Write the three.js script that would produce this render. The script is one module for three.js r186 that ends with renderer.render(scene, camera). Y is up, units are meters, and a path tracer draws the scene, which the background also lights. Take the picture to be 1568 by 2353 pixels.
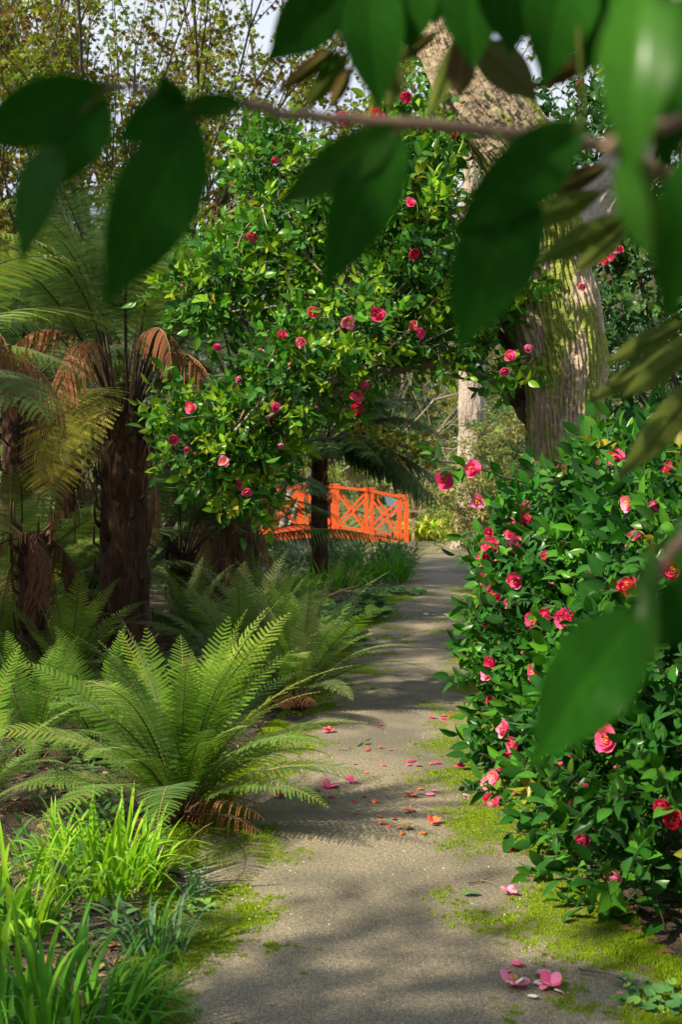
import * as THREE from 'three';
import { ImprovedNoise } from 'three/addons/math/ImprovedNoise.js';
import { mergeGeometries } from 'three/addons/utils/BufferGeometryUtils.js';

// ------------------------------------------------------------------ camera, sky, sun, exposure
const W = 1568, H = 2353, FL = 2840, EYE = 1.6, PITCH = Math.atan(66.5 / FL);
const scene = new THREE.Scene();
const camera = new THREE.PerspectiveCamera(45, W / H, 0.05, 600);
camera.position.set(0, EYE, 0);
camera.rotation.x = -PITCH;
camera.focus = 7.5;
camera.userData.fStop = 4.6;
const renderer = new THREE.WebGLRenderer({ antialias: true });
renderer.toneMapping = THREE.LinearToneMapping;
renderer.toneMappingExposure = 2.1;
renderer.shadowMap.enabled = true;
const SUN = new THREE.Vector3(-0.64, 0.70, 0.42).normalize();
const sun = new THREE.DirectionalLight(new THREE.Color(1.0, 0.90, 0.72), 5);
sun.position.copy(SUN).multiplyScalar(60); sun.position.z -= 12;
sun.target.position.set(0, 0, -12);
sun.shadow.radius = 2;
sun.shadow.mapSize.set(4096, 4096);
Object.assign(sun.shadow.camera, { left: -40, right: 40, top: 40, bottom: -40, near: 1, far: 160 });
sun.castShadow = true;
scene.add(sun, sun.target);

const noise = new ImprovedNoise();
const N3 = (x, y, z) => noise.noise(x, y, z);
const fbm = (x, y, z, o = 4) => { let a = 0, s = 1, f = 1; for (let i = 0; i < o; i++) { a += s * N3(x * f, y * f, z * f); s *= 0.5; f *= 2.03; } return a; };
const sm = (a, b, x) => { const t = Math.min(1, Math.max(0, (x - a) / (b - a))); return t * t * (3 - 2 * t); };
const mix = (a, b, t) => a + (b - a) * t;
const rngOf = s => () => { s |= 0; s = s + 0x6D2B79F5 | 0; let t = Math.imul(s ^ s >>> 15, 1 | s); t = t + Math.imul(t ^ t >>> 7, 61 | t) ^ t; return ((t ^ t >>> 14) >>> 0) / 4294967296; };
const V = (x, y, z) => new THREE.Vector3(x, y, z);
const C = (r, g, b) => new THREE.Color().setRGB(r, g, b);
const UPV = V(0, 1, 0);

{ // pale, thinly clouded spring sky
  const w = 512, h = 256, d = new Float32Array(w * h * 4);
  for (let j = 0; j < h; j++) for (let i = 0; i < w; i++) {
    const el = ((j + 0.5) / h - 0.5) * Math.PI, az = (i + 0.5) / w * 2 * Math.PI;
    const x = Math.cos(el) * Math.cos(az), y = Math.sin(el), z = Math.cos(el) * Math.sin(az);
    const c = sm(-0.25, 0.35, fbm(x * 2.2, y * 4.5 + 3, z * 2.2, 5)), up = sm(0, 1, y);
    const b = [mix(0.40, 0.24, up), mix(0.44, 0.31, up), mix(0.51, 0.46, up)], k = (j * w + i) * 4;
    for (let n = 0; n < 3; n++) d[k + n] = mix(b[n], [0.43, 0.45, 0.49][n], c * 0.8);
    d[k + 3] = 1;
  }
  const t = new THREE.DataTexture(d, w, h, THREE.RGBAFormat, THREE.FloatType);
  t.mapping = THREE.EquirectangularReflectionMapping; t.magFilter = THREE.LinearFilter; t.wrapS = THREE.RepeatWrapping; t.needsUpdate = true;
  scene.background = t; scene.environment = t;
}

// ------------------------------------------------------------------ helpers
// a spot of the photograph (1568 x 2353) at a depth in metres, as a point of the place
function at(px, py, d) {
  const x = (px - W / 2) / FL, y = -(py - H / 2) / FL, c = Math.cos(PITCH), s = Math.sin(PITCH);
  const dy = y * c - s, dz = -y * s - c;
  return V(x / -dz * d, EYE + dy / -dz * d, -d);
}
const depthAt = (py, h = 0) => { const a = at(784, py, 1); return (EYE - h) / (EYE - a.y); };
const onGround = (px, py, h = 0) => at(px, py, depthAt(py, h));
const used = {};
const numbered = n => { const k = used[n] = (used[n] ?? -1) + 1; return k ? `${n}_${String(k).padStart(3, '0')}` : n; };
function tag(o, label, category, group, kind) { o.userData.label = label; o.userData.category = category; if (group) o.userData.group = group; if (kind) o.userData.kind = kind; return o; }
function thing(name, label, category, p = V(0, 0, 0), group) { const o = new THREE.Group(); o.name = numbered(name); o.position.copy(p); scene.add(o); return tag(o, label, category, group); }
function part(name, geo, m, parent) { const o = new THREE.Mesh(geo, m); o.name = name; parent.add(o); return o; }
function top(name, geo, m, label, category, group) { const o = new THREE.Mesh(geo, m); o.name = numbered(name); scene.add(o); return tag(o, label, category, group); }
function struct(name, geo, m) { const o = new THREE.Mesh(geo, m); o.name = name; o.userData.kind = 'structure'; scene.add(o); return o; }

class GB { // collects triangles into one geometry
  constructor() { this.p = []; this.n = []; this.u = []; this.c = []; this.i = []; }
  get count() { return this.p.length / 3; }
  v(p, uv = [0, 0], c = [1, 1, 1]) { this.p.push(p.x, p.y, p.z); this.u.push(uv[0], uv[1]); this.c.push(c[0], c[1], c[2]); return this.count - 1; }
  tri(a, b, c) { this.i.push(a, b, c); }
  quad(a, b, c, d) { this.i.push(a, b, c, a, c, d); }
  add(g, m, c = [1, 1, 1]) {
    const o = this.count, P = g.attributes.position, U = g.attributes.uv, K = g.attributes.color, t = V(0, 0, 0);
    for (let k = 0; k < P.count; k++) { t.fromBufferAttribute(P, k); if (m) t.applyMatrix4(m); this.v(t, U ? [U.getX(k), U.getY(k)] : [0, 0], K ? [K.getX(k) * c[0], K.getY(k) * c[1], K.getZ(k) * c[2]] : c); }
    const I = g.index; if (I) for (let k = 0; k < I.count; k++) this.i.push(I.getX(k) + o); else for (let k = 0; k < P.count; k++) this.i.push(k + o);
    return this;
  }
  tube(pts, rads, sides = 6, c, cap = true) { // a limb through pts
    const o = this.count, n = pts.length; let prev = null, len = 0;
    for (let k = 0; k < n; k++) {
      const d = pts[Math.min(n - 1, k + 1)].clone().sub(pts[Math.max(0, k - 1)]).normalize();
      let s = prev ? prev.clone().addScaledVector(d, -prev.dot(d)) : V(0.31, 0.17, 0.93).cross(d); if (s.lengthSq() < 1e-8) s = V(1, 0, 0).cross(d); s.normalize(); prev = s;
      const t = d.clone().cross(s), r = typeof rads === 'number' ? rads : rads[k]; if (k) len += pts[k].distanceTo(pts[k - 1]);
      for (let a = 0; a <= sides; a++) { const th = a / sides * 2 * Math.PI; this.v(pts[k].clone().addScaledVector(s, Math.cos(th) * r).addScaledVector(t, Math.sin(th) * r), [th * r, len], c); }
    }
    const q = sides + 1;
    for (let k = 0; k < n - 1; k++) for (let a = 0; a < sides; a++) this.quad(o + k * q + a, o + k * q + a + 1, o + (k + 1) * q + a + 1, o + (k + 1) * q + a);
    if (cap) for (const [k, f] of [[0, 0], [n - 1, 1]]) for (let a = 1; a < sides - 1; a++) f ? this.tri(o + k * q, o + k * q + a, o + k * q + a + 1) : this.tri(o + k * q, o + k * q + a + 1, o + k * q + a);
    return this;
  }
  box(cx, cy, cz, sx, sy, sz, m) { const g = new THREE.BoxGeometry(sx, sy, sz); g.translate(cx, cy, cz); return this.add(g, m); }
  build(smooth = true) {
    const g = new THREE.BufferGeometry();
    g.setAttribute('position', new THREE.Float32BufferAttribute(this.p, 3)); g.setAttribute('uv', new THREE.Float32BufferAttribute(this.u, 2)); g.setAttribute('color', new THREE.Float32BufferAttribute(this.c, 3));
    g.setIndex(this.i); if (smooth) g.computeVertexNormals(); return g;
  }
}
function basis(o, y, zHint) { // matrix whose y runs along y
  const b = y.clone().normalize(); let z = zHint.clone().addScaledVector(b, -zHint.dot(b)); if (z.lengthSq() < 1e-6) z = V(b.y, b.z, b.x).cross(b); z.normalize();
  return new THREE.Matrix4().makeBasis(b.clone().cross(z), b, z).setPosition(o);
}
const scl = (m, s) => m.multiply(new THREE.Matrix4().makeScale(s, s, s));
const rnd3 = r => { let v; do v = V(r() * 2 - 1, r() * 2 - 1, r() * 2 - 1); while (v.lengthSq() > 1 || v.lengthSq() < 0.01); return v.normalize(); };
function instances(name, geo, m, list, parent) {
  const o = new THREE.InstancedMesh(geo, m, list.length); o.name = name; o.userData.kind = 'stuff';
  list.forEach((e, k) => { o.setMatrixAt(k, e.m); o.setColorAt(k, e.c); });
  (parent || scene).add(o); return o;
}
function dataTex(w, h, f, srgb = false) {
  const d = new Uint8Array(w * h * 4);
  for (let j = 0; j < h; j++) for (let i = 0; i < w; i++) { const c = f(i / w, j / h, i, j), k = (j * w + i) * 4; for (let n = 0; n < 3; n++) d[k + n] = Math.max(0, Math.min(255, c[n] * 255)); d[k + 3] = 255; }
  const t = new THREE.DataTexture(d, w, h); t.wrapS = t.wrapT = THREE.RepeatWrapping; t.magFilter = THREE.LinearFilter; t.minFilter = THREE.LinearMipmapLinearFilter; t.generateMipmaps = true; if (srgb) t.colorSpace = THREE.SRGBColorSpace; t.needsUpdate = true; return t;
}
const tileNoise = (u, v, f, z, o = 4) => { // noise that repeats over the unit square
  const a = 2 * Math.PI * u, b = 2 * Math.PI * v, r = f / (2 * Math.PI);
  return fbm(Math.cos(a) * r + 7 + Math.cos(b) * r * 0.7, Math.sin(a) * r + Math.sin(b) * r * 0.7, Math.sin(b) * r + Math.cos(b + a) * r * 0.4 + z, o);
};

// ------------------------------------------------------------------ materials
const leafTex = dataTex(128, 64, (u, v) => { // blade with a pale midrib and side veins; u runs base to tip, v across
  const s = Math.abs(v - 0.5) * 2, mid = Math.exp(-Math.pow(s / 0.05, 2)), vein = Math.pow(Math.max(0, Math.cos((u * 9 - s * 1.6) * 2 * Math.PI)), 14) * 0.28 * (1 - s);
  const b = 0.88 + 0.1 * N3(u * 14, v * 9, 3); const k = Math.min(1, b + 0.22 * mid + vein * 0.5);
  return [Math.min(1, k * 0.93 + mid * 0.2), Math.min(1, k), k * 0.86];
}, true);
const grainBump = dataTex(512, 512, (u, v, i, j) => { const r = Math.abs(Math.sin(i * 12.9898 + j * 78.233) * 43758.5453) % 1; const b = 0.5 + 0.5 * fbm(i * 0.16, j * 0.16, 2, 3) * 0.9 + (r - 0.5) * 0.2; return [b, b, b]; });
const barkBump = dataTex(256, 512, (u, v, i, j) => { const b = 0.5 + 0.6 * fbm(i * 0.09, j * 0.03, 5, 4); return [b, b, b]; });
const aspTex = dataTex(1024, 1024, (u, v, i, j) => { // bound chippings: pale and dark stones in a tan binder
  const r = Math.abs(Math.sin(i * 12.9898 + j * 78.233) * 43758.5453) % 1, a = fbm(i * 0.22, j * 0.22, 1, 2), b = N3(i * 0.55, j * 0.55, 9), st = N3(i * 0.09, j * 0.09, 21);
  let k = 0.60 + 0.2 * a + 0.32 * b + 0.2 * (r - 0.5) + 0.08 * st; let t = [k * 1.02, k * 0.97, k * 0.86];
  if (N3(i * 0.31, j * 0.31, 40) > 0.52) t = [0.93, 0.9, 0.82]; else if (N3(i * 0.4, j * 0.4, 60) < -0.44) t = [k * 0.5, k * 0.5, k * 0.5];
  return t;
}, true);
const fibreTex = dataTex(256, 256, (u, v, i, j) => { const k = 0.62 + 0.3 * fbm(i * 0.35, j * 0.03, 8, 3) + 0.15 * N3(i * 0.5, j * 0.4, 4); return [k, k * 0.96, k * 0.9]; }, true);
const std = (c, o = {}) => new THREE.MeshStandardMaterial({ color: c, roughness: 0.9, side: THREE.DoubleSide, vertexColors: true, ...o });
const leafMat = (c, tr = 0.3, coat = 0, o = {}) => new THREE.MeshPhysicalMaterial({ color: c, roughness: 1, transmission: tr, thickness: 0, clearcoat: coat, clearcoatRoughness: 0.26, specularIntensity: 0.25, side: THREE.DoubleSide, vertexColors: true, ...o });
const M = {
  camellia: leafMat(C(1, 1, 1), 0.38, 0.3, { map: leafTex }),
  shrub: leafMat(C(1, 1, 1), 0.4, 0.15),
  maple: leafMat(C(1, 1, 1), 0.45, 0),
  twig: std(C(0.16, 0.115, 0.07)), twigPale: std(C(0.30, 0.26, 0.21)), twigDark: std(C(0.07, 0.055, 0.04)),
  litter: std(C(1, 1, 1)),
  stipe: std(C(0.05, 0.032, 0.02)), stipeTan: std(C(0.26, 0.15, 0.06)),
  fibre: std(C(0.17, 0.078, 0.036), { map: fibreTex, bumpMap: fibreTex, bumpScale: 0.012 }),
  bark: std(C(1, 1, 1), { bumpMap: barkBump, bumpScale: 0.01 }),
  orange: new THREE.MeshStandardMaterial({ color: C(1.0, 0.14, 0.012), roughness: 0.6, vertexColors: true, map: dataTex(64, 256, (u, v, i, j) => { const k = 0.86 + 0.1 * fbm(i * 0.3, j * 0.03, 2, 3) - 0.3 * sm(0.3, 0.6, fbm(i * 0.06, j * 0.03, 9, 4)); return [k, k * 0.98, k]; }, true), bumpMap: fibreTex, bumpScale: 0.003 }),
  wood: std(C(0.22, 0.15, 0.09)),
};
const FG = [leafMat(C(0.13, 0.27, 0.018), 0.44), leafMat(C(0.08, 0.185, 0.02), 0.4), leafMat(C(0.22, 0.35, 0.025), 0.46), leafMat(C(0.17, 0.25, 0.07), 0.36)];
const FD = [leafMat(C(0.24, 0.10, 0.04), 0.25), leafMat(C(0.15, 0.065, 0.03), 0.25), leafMat(C(0.30, 0.15, 0.06), 0.25)];
const TF = [leafMat(C(0.085, 0.16, 0.025), 0.4), leafMat(C(0.06, 0.125, 0.03), 0.4), leafMat(C(0.16, 0.25, 0.025), 0.45)];
const TD = [leafMat(C(0.20, 0.085, 0.036), 0.25), leafMat(C(0.26, 0.12, 0.05), 0.25), leafMat(C(0.14, 0.065, 0.032), 0.25)];
const STRAP = [leafMat(C(0.27, 0.50, 0.012), 0.45, 0.15), leafMat(C(0.18, 0.42, 0.012), 0.45, 0.15), leafMat(C(0.09, 0.30, 0.014), 0.42, 0.15), leafMat(C(0.055, 0.20, 0.018), 0.4, 0.15), leafMat(C(0.12, 0.24, 0.10), 0.3, 0.2), leafMat(C(0.50, 0.56, 0.03), 0.45, 0.1)];
const STRAW = leafMat(C(0.42, 0.30, 0.12), 0.3);
const PETAL = [leafMat(C(0.78, 0.045, 0.18), 0.3), leafMat(C(0.85, 0.11, 0.27), 0.3), leafMat(C(0.90, 0.27, 0.42), 0.3), leafMat(C(0.66, 0.02, 0.08), 0.3)];
const stamenMat = std(C(0.85, 0.45, 0.05)), budMat = leafMat(C(0.35, 0.30, 0.08), 0.1);

// ------------------------------------------------------------------ the ground, the path, the stream
const pathPts = [[0.3, 6], [0.27, 2], [0.25, -2], [0.24, -3.65], [0.18, -4.4], [0.09, -5.5], [0.13, -6.6], [0.25, -7.7], [0.5, -9.7], [0.79, -12.3], [1.16, -15.7], [1.66, -20], [2.16, -25.2], [2.55, -29], [3.3, -33], [5.2, -36.5], [9, -38.5], [16, -40]].map(p => V(p[0], 0, p[1]));
const pathCurve = new THREE.CatmullRomCurve3(pathPts, false, 'centripetal'), PS = pathCurve.getSpacedPoints(420);
const halfW = z => mix(0.79, 0.63, sm(3.6, 9, -z));
function pathDist(x, z) { let b = 1e9, q = PS[0]; for (const p of PS) { const d = (p.x - x) ** 2 + (p.z - z) ** 2; if (d < b) { b = d; q = p; } } return Math.sqrt(b) - halfW(q.z); }
const streamPts = [[-0.4, -44], [-0.6, -36], [-0.75, -32], [-0.9, -28], [-1.2, -25], [-2.6, -22.5], [-6, -21], [-14, -21.5], [-30, -24]].map(p => V(p[0], 0, p[1]));
const SS = new THREE.CatmullRomCurve3(streamPts).getSpacedPoints(140);
const streamDist = (x, z) => { let b = 1e9; for (const p of SS) b = Math.min(b, (p.x - x) ** 2 + (p.z - z) ** 2); return Math.sqrt(b); };
function groundY(x, z) {
  const e = pathDist(x, z);
  let h = -0.035 + sm(-0.12, 0.10, e + 0.13 * fbm(x * 3, 1, z * 3, 3)) * (0.055 + 0.03 * N3(x * 5, 2, z * 5)) + sm(0.1, 1.5, e) * (0.10 * fbm(x * 0.6, 5, z * 0.6, 3) + 0.03 * fbm(x * 3, 8, z * 3, 2));
  if (z < -15 && z > -60) h -= 0.75 * (1 - sm(0.5, 1.9, streamDist(x, z))) * sm(0.05, 0.8, e);
  h += sm(40, 90, -z) * 9 * (0.8 + 0.3 * N3(x * 0.03, 1, z * 0.03)) + sm(12, 45, Math.abs(x)) * 3.5 * sm(-10, 10, -z);
  return h;
}
{
  const nx = 330, nz = 430, g = new GB();
  for (let j = 0; j <= nz; j++) for (let i = 0; i <= nx; i++) {
    const u = i / nx * 2 - 1, x = Math.sign(u) * (3.2 * Math.abs(u) + 170 * Math.pow(Math.abs(u), 5)), t = j / nz, z = 7 - (26 * t + 200 * Math.pow(t, 4));
    const a = fbm(x * 1.3, 3, z * 1.3, 4), b = N3(x * 9, 4, z * 9), far = sm(24, 40, -z);
    let c = [0.085 + 0.04 * a + 0.03 * b, 0.058 + 0.03 * a + 0.02 * b, 0.034 + 0.015 * a + 0.01 * b];
    const gr = sm(0.1, 0.5, a + far * 0.5); c = [mix(c[0], 0.10, gr), mix(c[1], 0.14, gr), mix(c[2], 0.035, gr)];
    g.v(V(x, groundY(x, z), z), [x, z], c.map(k => Math.max(0.01, k)));
  }
  for (let j = 0; j < nz; j++) for (let i = 0; i < nx; i++) { const a = j * (nx + 1) + i; g.quad(a, a + 1, a + nx + 2, a + nx + 1); }
  struct('ground', g.build(), std(C(1, 1, 1), { bumpMap: grainBump, bumpScale: 0.02, roughness: 1 }));
}
const mossAt = (x, z, e) => { // how far moss has crept in from the edge: patches with an outline of their own
  const n = fbm(x * 2.1 + 4, 6, z * 1.7, 4) + 0.28 * N3(x * 11, 3, z * 9), right = x > 0.3 + Math.max(0, -z - 7) * 0.12;
  return sm(-0.24, 0.20, n * 0.6 + 0.2 * N3(x * 42, 5, z * 42) - 0.04 + (e + (right && z > -7.5 ? 0.23 : 0.19)) * 1.0 - 0.02);
};
{
  const n = 1500, m = 40, g = new GB(), L = pathCurve.getLength();
  for (let k = 0; k <= n; k++) {
    const t = k / n, p = pathCurve.getPointAt(t), d = pathCurve.getTangentAt(t), s = V(-d.z, 0, d.x);
    for (let i = 0; i <= m; i++) {
      const u = i / m * 2 - 1, hw = halfW(p.z) + 0.1, q = p.clone().addScaledVector(s, u * hw), e = Math.abs(u) * hw - halfW(p.z);
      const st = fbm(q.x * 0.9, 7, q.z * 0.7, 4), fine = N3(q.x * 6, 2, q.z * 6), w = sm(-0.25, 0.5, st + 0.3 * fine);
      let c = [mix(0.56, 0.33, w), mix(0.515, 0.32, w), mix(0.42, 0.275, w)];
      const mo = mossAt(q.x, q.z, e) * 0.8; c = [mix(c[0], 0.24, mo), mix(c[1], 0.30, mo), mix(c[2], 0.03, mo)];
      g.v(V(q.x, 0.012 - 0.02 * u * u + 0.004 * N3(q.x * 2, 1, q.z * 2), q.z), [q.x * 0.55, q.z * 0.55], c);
    }
  }
  for (let k = 0; k < n; k++) for (let i = 0; i < m; i++) { const a = k * (m + 1) + i; g.quad(a, a + m + 1, a + m + 2, a + 1); }
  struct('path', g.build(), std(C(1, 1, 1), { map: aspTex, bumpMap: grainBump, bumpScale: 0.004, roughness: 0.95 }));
}
{
  const g = new GB();
  SS.forEach((p, k) => { const d = SS[Math.min(140, k + 1)].clone().sub(SS[Math.max(0, k - 1)]).normalize(), s = V(-d.z, 0, d.x); for (let i = 0; i <= 8; i++) { const q = p.clone().addScaledVector(s, (i / 4 - 1) * 1.6); g.v(V(q.x, -0.34 + 0.025 * fbm(q.x * 2.2, 3, q.z * 2.2, 3), q.z), [q.x, q.z]); } });
  for (let k = 0; k < 140; k++) for (let i = 0; i < 8; i++) { const a = k * 9 + i; g.quad(a, a + 1, a + 10, a + 9); }
  struct('stream_water', g.build(), new THREE.MeshPhysicalMaterial({ color: C(0.04, 0.05, 0.04), roughness: 0.06, bumpMap: grainBump, bumpScale: 0.02, side: THREE.DoubleSide }));
}

// ------------------------------------------------------------------ leaf, sprig, flower shapes
function leafGeo(len, wid, fold = 0.25, droop = 0.2, segs = 5, profile = t => Math.pow(Math.sin(Math.PI * Math.pow(t, 0.82)), 0.8) * (1 - 0.35 * sm(0.75, 1, t))) { // runs along +y, faces +z
  const g = new GB();
  for (let k = 0; k <= segs; k++) {
    const t = k / segs, w = k === 0 || k === segs ? 0.004 * wid : wid / 2 * profile(t), z = -droop * len * t * t, y = len * (t - 0.12 * droop * t * t);
    for (const s of [-1, 0, 1]) g.v(V(s * w, y, z + Math.abs(s) * w * fold), [t, 0.5 + s * 0.5]);
  }
  for (let k = 0; k < segs; k++) for (const s of [0, 1]) { const a = k * 3 + s; g.quad(a, a + 1, a + 4, a + 3); }
  return g.build();
}
const CL = [leafGeo(0.082, 0.040, 0.28, 0.16), leafGeo(0.074, 0.038, 0.18, 0.28), leafGeo(0.09, 0.041, 0.35, 0.1)];
function sprigGeo(seed, n, L, leaves, spread = 55, stemR = 0.0018, tintV = 0.25) {
  const r = rngOf(seed), g = new GB();
  const bend = V((r() - 0.5) * 0.5, 0, (r() - 0.5) * 0.5), pos = t => V(bend.x * t * t * L, L * t, bend.z * t * t * L);
  g.tube([0, 0.5, 1].map(pos), [stemR, stemR * 0.8, stemR * 0.5], 4, [0.5, 0.35, 0.2], false);
  for (let k = 0; k < n; k++) {
    const t = k === n - 1 ? 1 : 0.2 + 0.8 * (k / (n - 1)), a = k * 2.4 + r() * 0.8, el = THREE.MathUtils.degToRad(k === n - 1 ? 15 : spread + (r() - 0.5) * 40);
    const d = V(Math.sin(el) * Math.cos(a), Math.cos(el), Math.sin(el) * Math.sin(a)), s = 0.7 + 0.5 * r(), k1 = 1 - tintV + 2 * tintV * r(), yl = r() < 0.05 ? 1.9 : 1 + 0.3 * (r() - 0.5);
    g.add(leaves[Math.floor(r() * leaves.length)], scl(basis(pos(t), d, UPV.clone().addScaledVector(rnd3(r), 0.5)), s), [k1 * yl, k1, k1 * (yl > 1.5 ? 0.4 : 1)]);
  }
  return g.build();
}
const camSprigs = [11, 12, 13, 14].map(s => sprigGeo(s, 8, 0.2, CL));
const shrubLeaf = [leafGeo(0.11, 0.035, 0.2, 0.25, 3), leafGeo(0.09, 0.03, 0.2, 0.35, 3)];
const shrubSprigs = [21, 22, 23].map(s => sprigGeo(s, 12, 0.32, shrubLeaf, 60, 0.002));
const petalGeo = (len, wid, cup, seed) => { // a cupped, ruffled petal along +y, its face towards +z
  const g = new GB(), n = 5, m = 4;
  for (let j = 0; j <= n; j++) for (let i = 0; i <= m; i++) {
    const t = j / n, s = i / m * 2 - 1, w = wid / 2 * Math.pow(Math.sin(Math.PI * Math.min(0.93, 0.1 + 0.78 * t)), 0.6), y = len * (t - 0.10 * s * s * t * t - (t > 0.95 && i === 2 ? 0.05 : 0));
    g.v(V(s * w, y, cup * len * t * t + 0.25 * s * s * w + 0.07 * len * t * N3(s * 1.6 + seed, t * 2, seed * 3.1)), [t, i / m], [1, 1, 1]);
  }
  for (let j = 0; j < n; j++) for (let i = 0; i < m; i++) { const a = j * (m + 1) + i; g.quad(a, a + 1, a + m + 2, a + m + 1); }
  return g.build();
};
const petals = [petalGeo(0.05, 0.046, 0.25, 1), petalGeo(0.047, 0.044, 0.4, 2), petalGeo(0.038, 0.032, 0.6, 3), petalGeo(0.046, 0.05, 0.15, 4)];
function flowerGeo(seed, open, dbl) { // opens towards +y
  const r = rngOf(seed), g = new GB();
  for (let ring = 0; ring < (dbl ? 4 : 2); ring++) {
    const n = [6, 6, 5, 4][ring];
    for (let k = 0; k < n; k++) {
      const a = (k + ring * 0.5 + (r() - 0.5) * 0.4) / n * 2 * Math.PI, tilt = (open - ring * 0.3) + (r() - 0.5) * 0.3, out = V(Math.cos(a), 0, Math.sin(a));
      const d = out.clone().multiplyScalar(Math.sin(tilt)).addScaledVector(UPV, Math.cos(tilt)), f = out.clone().multiplyScalar(-Math.cos(tilt)).addScaledVector(UPV, Math.sin(tilt)), k1 = 0.8 + 0.35 * r();
      g.add(petals[Math.floor(r() * 4)], scl(basis(V(0, 0.002 * ring, 0), d, f), 1 - 0.14 * ring), [k1, k1 * (0.7 + 0.6 * r()), k1 * (0.8 + 0.4 * r())]);
    }
  }
  return g.build();
}
const flowers = [[31, 1.25, 0], [32, 1.0, 0], [33, 1.25, 1], [34, 0.7, 0], [35, 1.1, 1]].map(a => flowerGeo(...a));
const stamens = (() => { const g = new GB(), r = rngOf(5); for (let k = 0; k < 26; k++) { const d = V((r() - 0.5) * 0.9, 1, (r() - 0.5) * 0.9).normalize(), e = d.clone().multiplyScalar(0.026 + 0.008 * r()); g.tube([V(0, 0, 0), e], [0.0006, 0.0006], 3, [0.9, 0.6, 0.5]); g.add(new THREE.OctahedronGeometry(0.0021), new THREE.Matrix4().setPosition(e), [1, 1, 1]); } return g.build(); })();
const budGeo = (() => { const pts = []; for (let k = 0; k <= 8; k++) { const t = k / 8; pts.push(new THREE.Vector2(0.011 * Math.pow(Math.sin(Math.PI * Math.min(0.98, 0.08 + 0.9 * t)), 0.7), t * 0.03)); } const g = new THREE.LatheGeometry(pts, 9); const n = g.attributes.position.count, c = new Float32Array(n * 3); for (let k = 0; k < n; k++) { const t = g.attributes.position.getY(k) / 0.03; c.set(t > 0.45 ? [2.1, 0.25, 1.6] : [1, 1, 1], k * 3); } g.setAttribute('color', new THREE.BufferAttribute(c, 3)); return g; })();

// crowns described as lumps: [px, py, depth, rx, ry, rz] in the photograph's spots and metres
const lump = a => ({ c: at(a[0], a[1], a[2]), r: V(a[3], a[4], a[5]) });
function crownPoint(lumps, r, shell, total) {
  for (let tries = 0; tries < 60; tries++) {
    let pick = r() * total, e = lumps[0]; for (const l of lumps) { pick -= l.r.x * l.r.y + l.r.y * l.r.z; if (pick <= 0) { e = l; break; } }
    const u = rnd3(r), k = 1 - shell * Math.pow(r(), 1.4), wob = 1 + 0.16 * N3(u.x * 2.5 + e.c.x * 3, u.y * 2.5 + e.c.y, u.z * 2.5 + e.c.z);
    const p = e.c.clone().add(u.clone().multiply(e.r).multiplyScalar(k * wob)), n = u.clone().divide(e.r).normalize();
    if (lumps.some(l => l !== e && p.clone().sub(l.c).divide(l.r).length() < k * 0.62)) continue;
    if (p.y < groundY(p.x, p.z) + 0.05) continue;
    return { p, n };
  }
  return null;
}
function hitLumps(px, py, lumps) {
  const o = V(0, EYE, 0), d = at(px, py, 1).sub(o); let best = null;
  for (const l of lumps) { const oo = o.clone().sub(l.c).divide(l.r), dd = d.clone().divide(l.r), a = dd.dot(dd), b = oo.dot(dd), c = oo.dot(oo) - 1, q = b * b - a * c; if (q < 0) continue; const t = (-b - Math.sqrt(q)) / a; if (t > 0 && (!best || t < best.t)) { const p = o.clone().addScaledVector(d, t); best = { t, p, n: p.clone().sub(l.c).divide(l.r).divide(l.r).normalize() }; } }
  return best;
}
const total = l => l.reduce((s, e) => s + e.r.x * e.r.y + e.r.y * e.r.z, 0);
const local = (t, g) => { g.translate(-t.position.x, -t.position.y, -t.position.z); return g; };
function limb(t, pts, r0, r1, m, name = 'branch', sides = 7, seed = 1) { // a crooked branch between points, in world axes
  const c = new THREE.CatmullRomCurve3(pts), n = Math.max(6, pts.length * 4), q = [], rr = [], r = rngOf(seed);
  for (let k = 0; k <= n; k++) { const u = k / n; q.push(c.getPoint(u).addScaledVector(rnd3(r), mix(r0, r1, u) * 0.35)); rr.push(mix(r0, r1, u) * (0.92 + 0.16 * r())); }
  return part(name, local(t, new GB().tube(q, rr, sides).build()), m, t);
}
function foliage(t, lumps, n, geos, m, tone, seed, shell = 0.5, size = 1, droop = 0.25) {
  const r = rngOf(seed), T = total(lumps), lists = geos.map(() => []), o = t.position;
  for (let k = 0; k < n; k++) {
    const s = crownPoint(lumps, r, shell, T); if (!s) continue;
    const d = s.n.clone().multiplyScalar(0.7).addScaledVector(UPV, droop).addScaledVector(rnd3(r), 0.65).normalize();
    lists[Math.floor(r() * geos.length)].push({ m: scl(basis(s.p.sub(o), d, rnd3(r)), size * (0.75 + 0.5 * r())), c: tone(r, s) });
  }
  lists.forEach((l, k) => l.length && instances('foliage', geos[k], m, l, t));
}
function blossom(t, p, dir, kind, mat, size, r) {
  const f = part('flower', flowers[kind], PETAL[mat], t); f.applyMatrix4(scl(basis(p.clone().sub(t.position), dir, rnd3(r)), size));
  const s = part('stamens', stamens, stamenMat, f); return f;
}
function bud(t, p, dir, r) { const b = part('bud', budGeo, budMat, t); b.applyMatrix4(scl(basis(p.clone().sub(t.position), dir, rnd3(r)), 0.55 + 0.45 * r())); }
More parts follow.
